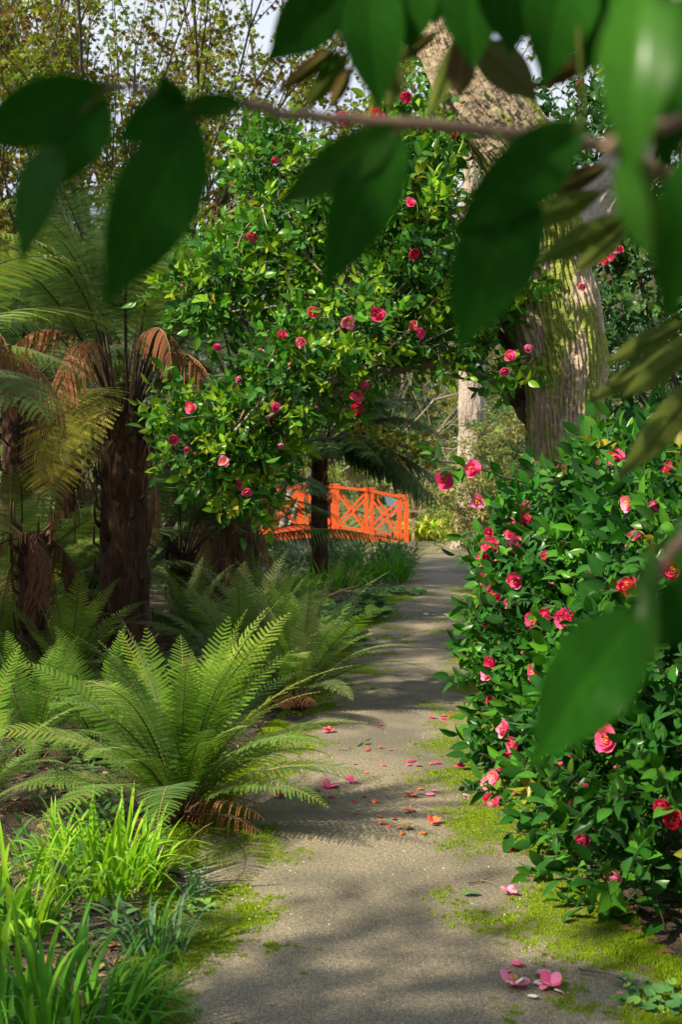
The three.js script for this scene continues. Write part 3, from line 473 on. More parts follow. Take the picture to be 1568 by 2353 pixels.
treeFern({ label: 'tree fern with brown dead skirt between the thick trunk and the stream', px: 492, d: 17, h: 1.75, r: 0.2, n: 14, len: 1.9, lo: 1, hi: 6, dead: 12, deadLen: 1.4, seed: 603, mats: [0, 1] });
treeFern({ label: 'tall tree fern with high arching fronds behind the left tree fern', px: 40, d: 13.5, h: 2.7, r: 0.17, n: 22, len: 2.5, lo: 0, hi: 5, dead: 6, seed: 605, mats: [0, 1, 2] });
treeFern({ label: 'tree fern just off the left edge with fronds reaching into view', px: -330, d: 8.8, h: 2.05, r: 0.18, n: 18, len: 2.1, lo: 1, hi: 5, dead: 4, deadLen: 1.3, seed: 606, extra: [[HUNG[1], 1.45, 1.05, TD[0]], [HUNG[1], 1.75, 1.1, TD[1]], [HUNG[0], 1.2, 1.1, TD[0]], [HUNG[1], 1.0, 1, TD[2]]] });
treeFern({ label: 'low tree fern with bluish green fronds behind the thick dark trunk', px: 420, d: 14, h: 0.9, r: 0.14, n: 16, len: 1.8, lo: 0, hi: 5, seed: 607, mats: [1, 0] });
treeFern({ label: 'short tree fern hung with rust brown dead fronds left of the thick trunk', px: 75, d: 9.6, h: 1.3, r: 0.11, n: 0, len: 1.2, dead: 15, deadLen: 1.05, seed: 608, extra: [[TREE[4], -1.5, 0.7, TF[2]], [TREE[5], -0.9, 0.6, TF[0]], [TREE[3], -2.2, 0.7, TF[2]]] });
treeFern({ label: 'sunlit tree fern far behind the orange bridge', px: 752, d: 37, h: 2.9, r: 0.16, n: 16, len: 2.4, lo: 1, hi: 6, dead: 3, seed: 609, mats: [0, 2] });
treeFern({ label: 'tree fern half hidden behind the arching camellia', px: 545, d: 13.5, h: 2.7, r: 0.17, n: 16, len: 2.0, lo: 1, hi: 6, dead: 10, seed: 610, mats: [0, 1] });
treeFern({ label: 'thin young tree fern by the stream with one long frond arching before the bridge', px: 577, d: 18.6, h: 0.78, r: 0.09, n: 10, len: 1.5, lo: 2, hi: 6, dead: 2, seed: 611, mats: [0, 1], extra: [[frondGeo({ seed: 595, len: 2.3, pairs: 40, bare: 0.1, wid: 0.34, e0: 22, e1: -24, pow: 0.9, rad: 0.012, forward: 0.2, lift: -0.25, droop: 0.5, lobes: 20, lobeLen: 0.06, shape: treeShape }), 1.5, 1, TF[1]]] });
treeFern({ label: 'knee-high tree fern with spreading fronds in the left bed', px: 25, d: 11.5, h: 0.45, r: 0.11, n: 18, len: 1.7, lo: 0, hi: 6, dead: 3, seed: 613, mats: [0, 2, 2] });
treeFern({ label: 'low green tree fern left of the thick dark trunk', px: 175, d: 12.6, h: 0.4, r: 0.1, n: 18, len: 1.7, lo: 0, hi: 6, dead: 3, seed: 614, mats: [0, 2, 1] });
treeFern({ label: 'tree fern deep in the shade at the left edge', px: 150, d: 18, h: 1.9, r: 0.16, n: 18, len: 2.2, lo: 0, hi: 6, dead: 5, seed: 612, mats: [0, 1, 2] });
swordFern('large sunlit fern with upright fronds at the path edge in front', 412, 1905, 60, 1.08, 701, { mats: [0, 2, 1, 0], dead: 9 });
swordFern('shaded fern overhanging the path behind the large sunlit fern', 680, 1640, 34, 1.08, 702, { mats: [0, 3], dead: 6 });
swordFern('greyish fern in front of the thick tree fern trunk', 545, 1590, 28, 1.12, 703, { mats: [3, 3, 0] });
swordFern('arching fern between the shaded fern and the stream', 610, 1545, 26, 1.05, 712, { mats: [0, 3, 1] });
swordFern('low fern under the front fronds on the left', 230, 1760, 22, 0.8, 713, { mats: [1, 0] });
swordFern('fern at the left edge behind the large sunlit fern', 70, 1770, 26, 0.85, 704, { mats: [0, 1] });
swordFern('fern cut by the left edge above the bright strap leaves', -60, 1890, 26, 0.75, 705, { mats: [1, 0] });
swordFern('fern on the litter left of the thick tree fern trunk', 150, 1600, 26, 0.95, 706, { mats: [0, 2] });
swordFern('small fern right of the thick tree fern trunk base', 430, 1490, 22, 1.0, 707, { mats: [1, 3] });
swordFern('fern between the dead fronds at the left edge', -10, 1560, 26, 1.1, 708, { mats: [0, 2] });
swordFern('pale fern near the stream', 640, 1500, 16, 0.9, 709, { mats: [0, 3] });
swordFern('dark fern at the foot of the skirted tree fern', 520, 1420, 14, 0.9, 710, { mats: [1] });
swordFern('fern at the far left in front of the shaded tree ferns', 190, 1440, 26, 1.2, 711, { mats: [0, 1] });

// ------------------------------------------------------------------ strap-leaved clumps
const blade = (L, w, bend, seed) => { const g = new GB(), n = 8, r = rngOf(seed), tw = (r() - 0.5) * 1.2; for (let k = 0; k <= n; k++) { const t = k / n, a = bend * t * t, z = L * (bend ? (1 - Math.cos(a)) / Math.max(0.2, bend) * 0.9 : 0), y = L * t * (1 - 0.28 * bend * t * t), hw = w / 2 * Math.min(1, 0.55 + t * 2) * Math.pow(1 - t, 0.5) + 0.0004, c = Math.cos(tw * t), s = Math.sin(tw * t); for (const e of [-1, 0, 1]) g.v(V(e * hw * c, y, z + e * hw * s - Math.abs(e) * hw * 0.35), [t, e], [1, 1, 1]); } for (let k = 0; k < n; k++) for (const s of [0, 1]) { const a = k * 3 + s; g.quad(a, a + 1, a + 4, a + 3); } return g.build(); };
const BL = [[0.4, 0.030, 0.5], [0.42, 0.028, 0.9], [0.36, 0.032, 1.3], [0.44, 0.027, 0.25], [0.38, 0.02, 1.9]].map((a, k) => blade(...a, 800 + k));
function clump(name, label, px, py, n, rad, size, mats, seed, kinds = [0, 1, 2, 3, 4], cat = 'plant', wide = 1, depth = null) {
  const p = depth ? V((px - 784) / FL * depth, 0, -depth) : onGround(px, py), r = rngOf(seed); p.y = groundY(p.x, p.z) - 0.01;
  const t = thing(name, label, cat, p, 'strap-leaved clumps');
  for (let k = 0; k < n; k++) { const q = Math.sqrt(r()) * rad, a = r() * 6.28, o = part('blade', BL[kinds[Math.floor(r() * kinds.length)]], r() < 0.03 ? STRAW : STRAP[mats[Math.floor(r() * mats.length)]], t); o.position.set(Math.cos(a) * q, 0, Math.sin(a) * q); o.rotation.set((q / rad) * 0.5 * (0.4 + r()) + 0.05, -a + Math.PI / 2 + (r() - 0.5) * 1.6, (r() - 0.5) * 0.3, 'YXZ'); const s = size * (0.65 + 0.55 * r()); o.scale.set(s * wide, s, s); }
  return t;
}
clump('strap_leaf_clump', 'bright yellow-green clump of strap leaves below the large fern', 235, 2050, 190, 0.23, 0.8, [0, 0, 1], 811);
clump('strap_leaf_clump', 'bright yellow-green strap leaves behind the plant label', 120, 2030, 50, 0.13, 0.68, [0, 1], 819);
clump('strap_leaf_clump', 'yellow-green strap leaves cut by the left edge', -5, 2170, 100, 0.16, 0.85, [0, 1], 812);
clump('strap_leaf_clump', 'deep green strap leaves in the bottom left corner', 90, 2440, 190, 0.3, 0.82, [2, 2, 1], 813);
clump('strap_leaf_clump', 'dark green strap leaves at the path edge in the lower left', 265, 2370, 100, 0.13, 0.6, [3, 2], 818);
clump('strap_leaf_clump', 'arching blue-green strap leaves beside the mossy path edge', 350, 2190, 60, 0.11, 0.62, [4, 3, 4], 814, [1, 2, 4]);
clump('strap_leaf_clump', 'small tuft of green blades at the mossy path edge', 440, 2060, 16, 0.05, 0.5, [2, 4], 815, [1, 2]);
clump('strap_leaf_clump', 'green strap leaf clump on the path edge below the bridge', 885, 1335, 190, 0.45, 1.35, [2, 2, 1], 816);
clump('strap_leaf_clump', 'green grassy clump on the stream bank before the bridge', 760, 1352, 120, 0.5, 1.3, [1, 2], 817);
clump('strap_leaf_clump', 'low pale green blades beside the water', 690, 1372, 60, 0.35, 1.1, [1, 0], 820);
clump('golden_grass_clump', 'rounded golden-green clump at the end of the bridge', 985, 0, 260, 0.6, 2.3, [5, 0, 5], 821, [1, 2, 4], 'plant', 1.6, 34.8);
clump('golden_grass_clump', 'golden grass clump beside the pale trunk', 1042, 0, 220, 0.7, 2.6, [5, 5, 0], 822, [1, 2, 4], 'plant', 1.6, 39);
clump('grass_tuft', 'green grassy tuft at the foot of the pale trunk', 1110, 0, 70, 0.3, 1.5, [2, 3], 823, [0, 1, 3], 'plant', 1, 27.5);

// round-leaved and ivy-like edging plants
const roundLeaf = (() => { const g = new GB(), n = 12, c = g.v(V(0, 0.006, 0), [0.5, 0.5]); for (let k = 0; k <= n; k++) { const a = 0.35 + k / n * (2 * Math.PI - 0.7), R = 1 + 0.07 * Math.sin(a * 7); g.v(V(Math.sin(a) * R, 0.12 * Math.abs(Math.sin(a * 3.5)) + 0.1, Math.cos(a) * R), [0.5, 0.5]); } for (let k = 1; k <= n; k++) g.tri(c, c + k, c + k + 1); return g.build(); })();
const roundMats = [leafMat(C(0.10, 0.26, 0.06), 0.35, 0.2), leafMat(C(0.07, 0.20, 0.06), 0.35, 0.2), leafMat(C(0.17, 0.34, 0.05), 0.4, 0.2)];
function roundPlant(label, px, py, n, rad, size, seed, hgt) {
  const p = onGround(px, py), r = rngOf(seed); p.y = groundY(p.x, p.z); const t = thing('round_leaved_plant', label, 'plant', p, 'round-leaved edging plants'), st = new GB();
  for (let k = 0; k < n; k++) { const q = Math.sqrt(r()) * rad, a = r() * 6.28, y = hgt * (0.35 + 0.65 * r()) * (1 - 0.5 * q / rad), o = part('leaf', roundLeaf, roundMats[Math.floor(r() * 3)], t), e = V(Math.cos(a) * q, y, Math.sin(a) * q); o.position.copy(e); o.rotation.set((r() - 0.5) * 0.8 + 0.2, r() * 6.28, (r() - 0.5) * 0.8); o.scale.setScalar(size * (0.6 + 0.7 * r())); st.tube([V(e.x * 0.4, -0.01, e.z * 0.4), V(e.x * 0.8, y * 0.6, e.z * 0.8), e], 0.0025, 4, [1, 1, 1], false); }
  part('stalks', st.build(), roundMats[1], t);
}
roundPlant('lush round-leaved plant at the mossy left edge midway up the path', 835, 1425, 90, 0.42, 0.07, 841, 0.32);
roundPlant('round-leaved plant beside the stream fern', 740, 1440, 70, 0.42, 0.07, 842, 0.3);
roundPlant('dark low leaves edging the bed below the bridge clump', 900, 1365, 60, 0.5, 0.06, 843, 0.12);
roundPlant('low round leaves at the foot of the shaded fern', 770, 1480, 50, 0.35, 0.06, 844, 0.16);
roundPlant('small weed at the path edge beside the bright strap leaves', 455, 2085, 26, 0.08, 0.022, 845, 0.06);
roundPlant('small leafy weed under the camellia bush in the bottom right corner', 1470, 2290, 30, 0.12, 0.019, 846, 0.10);
roundPlant('leafy weed cut by the right edge in the bottom corner', 1560, 2300, 24, 0.12, 0.018, 847, 0.09);

// ------------------------------------------------------------------ orange footbridge
{
  const t = thing('orange_footbridge', 'arched timber footbridge painted bright orange with crossed braces', 'bridge', V(-0.62, -0.09, -33), null); t.rotation.y = 0.10;
  const half = 2.3, rise = 0.3, deck = x => 0.16 + rise * (1 - (x / half) ** 2), r = rngOf(9), bx = [-2.3, -1.38, -0.46, 0.46, 1.38, 2.3], bay = 0.92, RH = 1.12;
  const bar = (name, a, b, w, d) => { const L = a.distanceTo(b), g = new THREE.BoxGeometry(w, L, d); g.setAttribute('color', new THREE.Float32BufferAttribute(new Float32Array(72).fill(0.9 + 0.2 * r()), 3)); const o = part(name, g, M.orange, t); o.applyMatrix4(basis(a.clone().lerp(b, 0.5), b.clone().sub(a), V(0, 0, 1))); return o; };
  for (const z of [0.6, -0.6]) {
    for (const x of bx) { const end = Math.abs(x) > 2.2; bar('post', V(x, deck(x) - (end ? 0.3 : 0.16), z), V(x, deck(x) + RH - 0.02, z), end ? 0.12 : 0.1, 0.09); bar('post_cap', V(x, deck(x) + RH + 0.065, z), V(x, deck(x) + RH + 0.105, z), 0.15, 0.13); }
    for (let k = 0; k < 5; k++) {
      const a = bx[k], b = bx[k + 1], A = x => V(x, deck(x), z);
      bar('handrail', V(a, deck(a) + RH + 0.02, z), V(b, deck(b) + RH + 0.02, z), 0.06, 0.12);
      const s = 0.065; bar('brace', V(a + s, deck(a) + 0.1, z + 0.02), V(b - s, deck(b) + RH - 0.09, z + 0.02), 0.055, 0.03); bar('brace', V(a + s, deck(a) + RH - 0.09, z - 0.02), V(b - s, deck(b) + 0.1, z - 0.02), 0.055, 0.03);
      bar('bottom_rail', V(a + s, deck(a) + 0.07, z + 0.0), V(b - s, deck(b) + 0.07, z), 0.045, 0.04);
    }
    const n = 10; for (let k = 0; k < n; k++) { const a = mix(-half, half, k / n), b = mix(-half, half, (k + 1) / n); bar('fascia_board', V(a, deck(a) - 0.12, z + Math.sign(z) * 0.055), V(b, deck(b) - 0.12, z + Math.sign(z) * 0.055), 0.15, 0.035); }
  }
  for (let k = 0; k < 34; k++) { const x = mix(-half, half, (k + 0.5) / 34), o = part('deck_plank', new THREE.BoxGeometry(0.125, 0.035, 1.06), M.orange, t); o.geometry.setAttribute('color', new THREE.Float32BufferAttribute(new Float32Array(72).fill(0.75), 3)); o.position.set(x, deck(x) - 0.03, 0); o.rotation.z = Math.atan(-2 * rise * x / half / half); }
}
{ // reading board and bench-like post
  const p = V(1.6, groundY(1.6, -37), -37), t = thing('reading_board', 'slanted green information board on a post behind the bridge', 'sign', p), g = new THREE.BoxGeometry(0.62, 0.03, 0.42);
  g.setAttribute('color', new THREE.Float32BufferAttribute(new Float32Array(72).fill(1), 3));
  const o = part('panel', g, std(C(0.30, 0.46, 0.42), { roughness: 0.35 }), t); o.position.set(0, 0.98, 0); o.rotation.set(0.75, 0, -0.35, 'YXZ'); o.rotation.y = 0.3;
  for (const x of [-0.16, 0.16]) part('post', new GB().box(x, 0.42, -0.02, 0.08, 0.98, 0.08).build(false), M.wood, t);
  const p2 = V(1.98, groundY(1.98, -34), -34), t2 = thing('wooden_stand', 'small weathered wooden stand at the right end of the bridge', 'post', p2);
  part('post', new GB().box(0, 0.38, 0, 0.10, 0.86, 0.10).build(false), M.wood, t2); const s = part('shelf', new GB().box(0.06, 0.84, 0, 0.52, 0.05, 0.3).build(false), M.wood, t2);
  for (const x of [-1.1, -0.55]) { const q = V(1.6 + x * 0.4, 0, -34.6), f = thing('timber_post', x < -1 ? 'short grey timber post behind the second bridge bay' : 'short grey timber post behind the bridge end bay', 'post', V(q.x, groundY(q.x, q.z), q.z)); part('shaft', new GB().box(0, 0.3, 0, 0.1, 0.7, 0.1).build(false), M.wood, f); part('cap', new GB().add(new THREE.ConeGeometry(0.08, 0.05, 4, 1), new THREE.Matrix4().makeRotationY(Math.PI / 4).setPosition(0, 0.675, 0)).build(false), M.wood, f); }
}
{ // plant label
  const p = onGround(172, 2118), t = thing('plant_label', 'thin black plant label stake with a small tilted plate among the strap leaves', 'plant label', V(p.x, groundY(p.x, p.z), p.z));
  const tip = at(150, 2003, -p.z - 0.02).sub(t.position);
  part('stake', new GB().tube([V(0, -0.04, 0), tip.clone().multiplyScalar(0.5), tip], 0.0035, 8).build(), std(C(0.03, 0.03, 0.03), { roughness: 0.5 }), t);
  const g = new THREE.BoxGeometry(0.055, 0.003, 0.08); g.setAttribute('color', new THREE.Float32BufferAttribute(new Float32Array(72).fill(1), 3)); const o = part('plate', g, std(C(0.05, 0.05, 0.05), { roughness: 0.3 }), t); o.position.copy(tip).add(V(-0.02, 0.012, 0)); o.rotation.set(0.25, 0.2, -0.72);
}

// ------------------------------------------------------------------ trees against the sky
function grow(gb, tips, r, p, d, len, rad, depth, o) {
  const n = 5, pts = [p], rr = [rad]; let q = p.clone(), dir = d.clone();
  for (let k = 1; k <= n; k++) { dir.addScaledVector(rnd3(r), o.wander).addScaledVector(UPV, o.rise).normalize(); q = q.clone().addScaledVector(dir, len / n); pts.push(q); rr.push(rad * mix(1, o.taper, k / n)); if (depth <= o.leafFrom) tips.push({ p: q, d: dir.clone() }); if (depth > 0 && k > 1 && r() < o.side) { const sd = dir.clone().addScaledVector(rnd3(r), o.spread).normalize(); grow(gb, tips, r, q, sd, len * (0.5 + 0.25 * r()), rr[k] * 0.6, depth - 1, o); } }
  gb.tube(pts, rr, depth > 2 ? 6 : depth ? 4 : 3, undefined, false);
  if (depth > 0) for (let k = 0; k < o.fork; k++) grow(gb, tips, r, q, dir.clone().addScaledVector(rnd3(r), o.spread * 0.75).normalize(), len * (0.68 + 0.2 * r()), rr[n] * (k ? 0.72 : 0.92), depth - 1, o);
}
const mapleCluster = [1, 2, 3].map(s => { const r = rngOf(900 + s), g = new GB(), lf = leafGeo(0.055, 0.02, 0.2, 0.3, 2); for (let k = 0; k < 6; k++) { const d = rnd3(r), o = d.clone().multiplyScalar(0.05), nr = rnd3(r), side = nr.clone().cross(d).normalize(), k1 = 0.75 + 0.5 * r(); for (const a of [-1.1, -0.5, 0, 0.5, 1.1]) g.add(lf, scl(basis(o, d.clone().multiplyScalar(Math.cos(a)).addScaledVector(side, Math.sin(a)), nr), 1 - 0.35 * Math.abs(a)), [k1 * (0.8 + 0.5 * r()), k1, k1]); } return g.build(); });
function stemTree(name, label, x, z, stems, o, seed, m, leaf) {
  const r = rngOf(seed), p = V(x, groundY(x, z), z), t = thing(name, label, 'tree', p), tips = [];
  for (const [dx, dy, dz, len, rad] of stems) { const g = new GB(); grow(g, tips, r, V(dx * 0.15, -0.1, dz * 0.15), V(dx, dy, dz).normalize(), len, rad * (leaf ? 1.35 : 1), o.depth, o); part('stem', g.build(), m, t); }
  if (leaf) { const lists = mapleCluster.map(() => []); for (const s of tips) for (let k = 0; k < leaf.per; k++) if (r() < leaf.p) lists[Math.floor(r() * 3)].push({ m: scl(basis(s.p.clone().addScaledVector(rnd3(r), 0.08), s.d, rnd3(r)), leaf.size * (0.7 + 0.6 * r())), c: leaf.tone(r) }); lists.forEach((l, k) => l.length && instances('crown', mapleCluster[k], M.maple, l, t)); }
  return t;
}
const mapleTone = r => { const k = 0.8 + 0.4 * r(); return r() < 0.2 ? C(0.18 * k, 0.11 * k, 0.015 * k) : r() < 0.5 ? C(0.21 * k, 0.235 * k, 0.016 * k) : C(0.16 * k, 0.25 * k, 0.018 * k); };
const mo = { depth: 4, wander: 0.07, rise: 0.03, taper: 0.72, side: 0.36, spread: 0.62, fork: 2, leafFrom: 2 };
stemTree('maple_tree', 'many-stemmed maple with small new leaves against the sky in the upper left', -3.4, -18, [[-0.25, 1, 0, 3.2, 0.06], [0.05, 1, 0.1, 3.4, 0.06], [0.22, 1, 0, 3.4, 0.055], [0.45, 1, 0.1, 3.2, 0.05], [0.65, 1, -0.1, 3.1, 0.05], [-0.05, 1, -0.3, 3.2, 0.05], [0.9, 1, -0.1, 2.9, 0.045]], mo, 921, M.twigDark, { per: 2, p: 0.44, size: 1.5, tone: mapleTone });
stemTree('maple_tree', 'bronze-leaved maple with pale stems at the top left corner', -5.4, -20, [[-0.2, 1, 0, 3.4, 0.06], [0.1, 1, 0.1, 3.6, 0.06], [0.3, 1, 0.1, 3.4, 0.055], [0.05, 1, -0.2, 3.2, 0.05]], mo, 922, M.twig, { per: 2, p: 0.34, size: 1.4, tone: r => { const k = 0.8 + 0.4 * r(); return r() < 0.35 ? C(0.18 * k, 0.115 * k, 0.02 * k) : C(0.17 * k, 0.22 * k, 0.016 * k); } });
const bare = { depth: 5, wander: 0.1, rise: 0.02, taper: 0.66, side: 0.42, spread: 0.75, fork: 2, leafFrom: -1 };
stemTree('bare_tree', 'pale leafless tree behind the top of the camellia', -1.9, -38, [[0.1, 1, 0, 4.6, 0.13], [0.35, 1, 0, 4.2, 0.1]], { ...bare, depth: 4 }, 931, M.twigPale);
stemTree('bare_tree', 'leafless tree with thin stems above the bridge', 2.6, -43, [[0, 1, 0, 3.6, 0.08], [0.25, 1, 0, 3.2, 0.06]], bare, 933, M.twig);

// ------------------------------------------------------------------ woodland behind
function shrub(label, x, z, w, h, n, tones, seed, size = 1.3, name = 'woodland_shrub') {
  const r = rngOf(seed), y = groundY(x, z), t = thing(name, label, 'shrub', V(x, y, z), 'shrubs of the far bank'), L = [];
  for (let k = 0; k < 7; k++) L.push({ c: V(x + (r() - 0.5) * w * 1.1, y + h * (0.2 + 0.62 * r()), z + (r() - 0.5) * w * 0.8), r: V(w * (0.3 + 0.16 * r()), h * (0.2 + 0.12 * r()), w * 0.32) });
  for (const l of L) limb(t, [V(x, y - 0.1, z), V(x, y, z).lerp(l.c, 0.5), l.c], 0.05, 0.012, M.twig, 'branch', 5, seed);
  foliage(t, L, n, shrubSprigs, M.shrub, q => { const c = tones[Math.floor(q() * tones.length)], k = 0.75 + 0.5 * q(); return C(c[0] * k, c[1] * k, c[2] * k); }, seed + 1, 0.7, size, 0.0);
}
const gold = [[0.26, 0.27, 0.05], [0.17, 0.23, 0.05], [0.30, 0.28, 0.08]], mid = [[0.10, 0.17, 0.045], [0.14, 0.21, 0.05], [0.07, 0.14, 0.05]], dk = [[0.05, 0.11, 0.04], [0.07, 0.14, 0.045], [0.10, 0.16, 0.05]];
[['golden shrub beyond the bridge under the arching camellia', 1.6, -45, 3.4, 3.2, 420, gold], ['olive shrub left of the far golden shrub', -1.4, -44, 3.6, 3.6, 420, mid], ['pale narrow-leaved shrub around the pale trunk', 3.5, -28.8, 1.7, 3.3, 420, gold], ['fresh green shrub behind the golden clumps', 4.2, -42, 3.6, 4.2, 480, mid], ['dark shrub behind the left bridge end', -5, -41, 4, 4, 420, dk], ['tall evergreen mass above the far shrubs', 2.2, -56, 7, 9, 1400, mid], ['tall evergreen behind the olive shrub', -5, -57, 8, 9, 620, dk], ['broad dark tree far left beyond the ferns', -13, -52, 9, 9, 620, dk], ['tall dark evergreen far right behind the mossy tree', 9.5, -50, 8, 11, 620, dk], ['bushy evergreen left of the tree ferns', -8, -24, 4, 4.4, 480, dk], ['shaded shrub between the tree ferns', -4.6, -25, 3, 2.6, 420, mid], ['dense shrub at the far left behind the ferns', -6.6, -16, 2.6, 3, 420, dk], ['shrub across the stream below the camellia', -3, -29, 2.6, 2.4, 380, mid], ['evergreen right of the path behind the camellia bush', 5.6, -20, 3.4, 5, 520, dk], ['green shrub right of the path bend', 5.4, -29, 3, 3.6, 420, mid], ['tall olive tree filling the gap beyond the bridge', 0.8, -50, 4.5, 8, 1500, mid], ['tall pale green tree behind the pale trunk', 5.2, -48, 4.5, 8.5, 1500, gold], ['yellowish shrub high on the far bank', -0.6, -52, 4, 4, 420, gold]].forEach((a, k) => shrub(...a, 950 + k * 3, a[2] < -48 ? 2.2 : 1.3));
{
  const r = rngOf(970), list = []; // the wooded slope at the back, one mass at that distance
  for (let k = 0; k < 9000; k++) { const x = -32 + 60 * r(), z = -60 - 12 * r(), top = 8.5 + 3.5 * N3(x * 0.13, 2, z * 0.13) + (x > 6 ? 3 : 0) - (x < -6 ? 1 : 0), y = groundY(x, z) - 1 + top * Math.pow(r(), 0.8), u = r(), k1 = 0.7 + 0.6 * r(), c = u < 0.4 ? [0.06, 0.11, 0.04] : u < 0.8 ? [0.15, 0.19, 0.05] : [0.22, 0.22, 0.06]; list.push({ m: scl(basis(V(x, y, z), rnd3(r).addScaledVector(UPV, 0.4), rnd3(r)), 3.2 + 1.5 * r()), c: C(c[0] * k1, c[1] * k1, c[2] * k1) }); }
  tag(instances('far_wood', shrubSprigs[1], M.shrub, list), 'mixed green wood on the slope far behind the garden', 'wood');
}
// trees beyond the left edge: their crowns break the sun into patches on the path
function shadeTree(label, x, z, h, w, n, seed) {
  const r = rngOf(seed), y = groundY(x, z), t = thing('unseen_shade_tree', label, 'tree', V(x, y, z), 'trees beyond the left edge'), L = [];
  for (let k = 0; k < 9; k++) { const a = r() * 6.28, q = Math.sqrt(r()) * w; L.push({ c: V(x + Math.cos(a) * q, y + h * (0.62 + 0.38 * r()), z + Math.sin(a) * q), r: V(0.55 + 0.5 * r(), 0.35 + 0.3 * r(), 0.55 + 0.5 * r()) }); }
  const fork = V(x, y + h * 0.5, z); limb(t, [V(x, y - 0.1, z), V(x + 0.1, y + h * 0.25, z), fork], 0.16, 0.11, M.twig, 'trunk', 9, seed);
  for (const l of L) limb(t, [fork, fork.clone().lerp(l.c, 0.6).add(V(0, 0.2, 0)), l.c], 0.06, 0.015, M.twig, 'branch', 5, seed);
  foliage(t, L, n, camSprigs, M.camellia, camTone([0.04, 0.11, 0.03], [0.06, 0.15, 0.03], [0.1, 0.2, 0.03]), seed + 1, 0.9, 1.5, 0.1);
}
shadeTree('spreading evergreen left of the nearest path', -3.9, -0.7, 5.2, 0.8, 330, 981);
shadeTree('spreading evergreen left of the big fern', -5.2, -6.6, 5.8, 1.5, 480, 982);
shadeTree('spreading evergreen left of the tree ferns', -7.5, -13, 7, 2, 520, 983);
shadeTree('unseen dense evergreen added to shade the left fern bed', -7.6, -8.8, 7.2, 1.8, 620, 985);  // added out of view to darken the left bed
shadeTree('unseen evergreen added beside the viewpoint to shade the close leaves', -3.2, 1.2, 5.6, 1.3, 800, 984);  // added out of view to keep the sun off the foreground leaves
// unseen shrubs added around the viewpoint to block sky light from the near leaves
[['dense evergreen behind the viewpoint', 0.6, 6, 5, 4.8], ['dense evergreen behind and left of the viewpoint', -4.5, 5.5, 5, 5.5], ['dense evergreen behind and right of the viewpoint', 5, 5, 5, 5], ['dense evergreen right of the viewpoint', 5.5, -1.5, 4, 5.5]].forEach((a, k) => shrub(...a, 900, dk, 1050 + k * 3, 2.4, 'evergreen_shrub'));

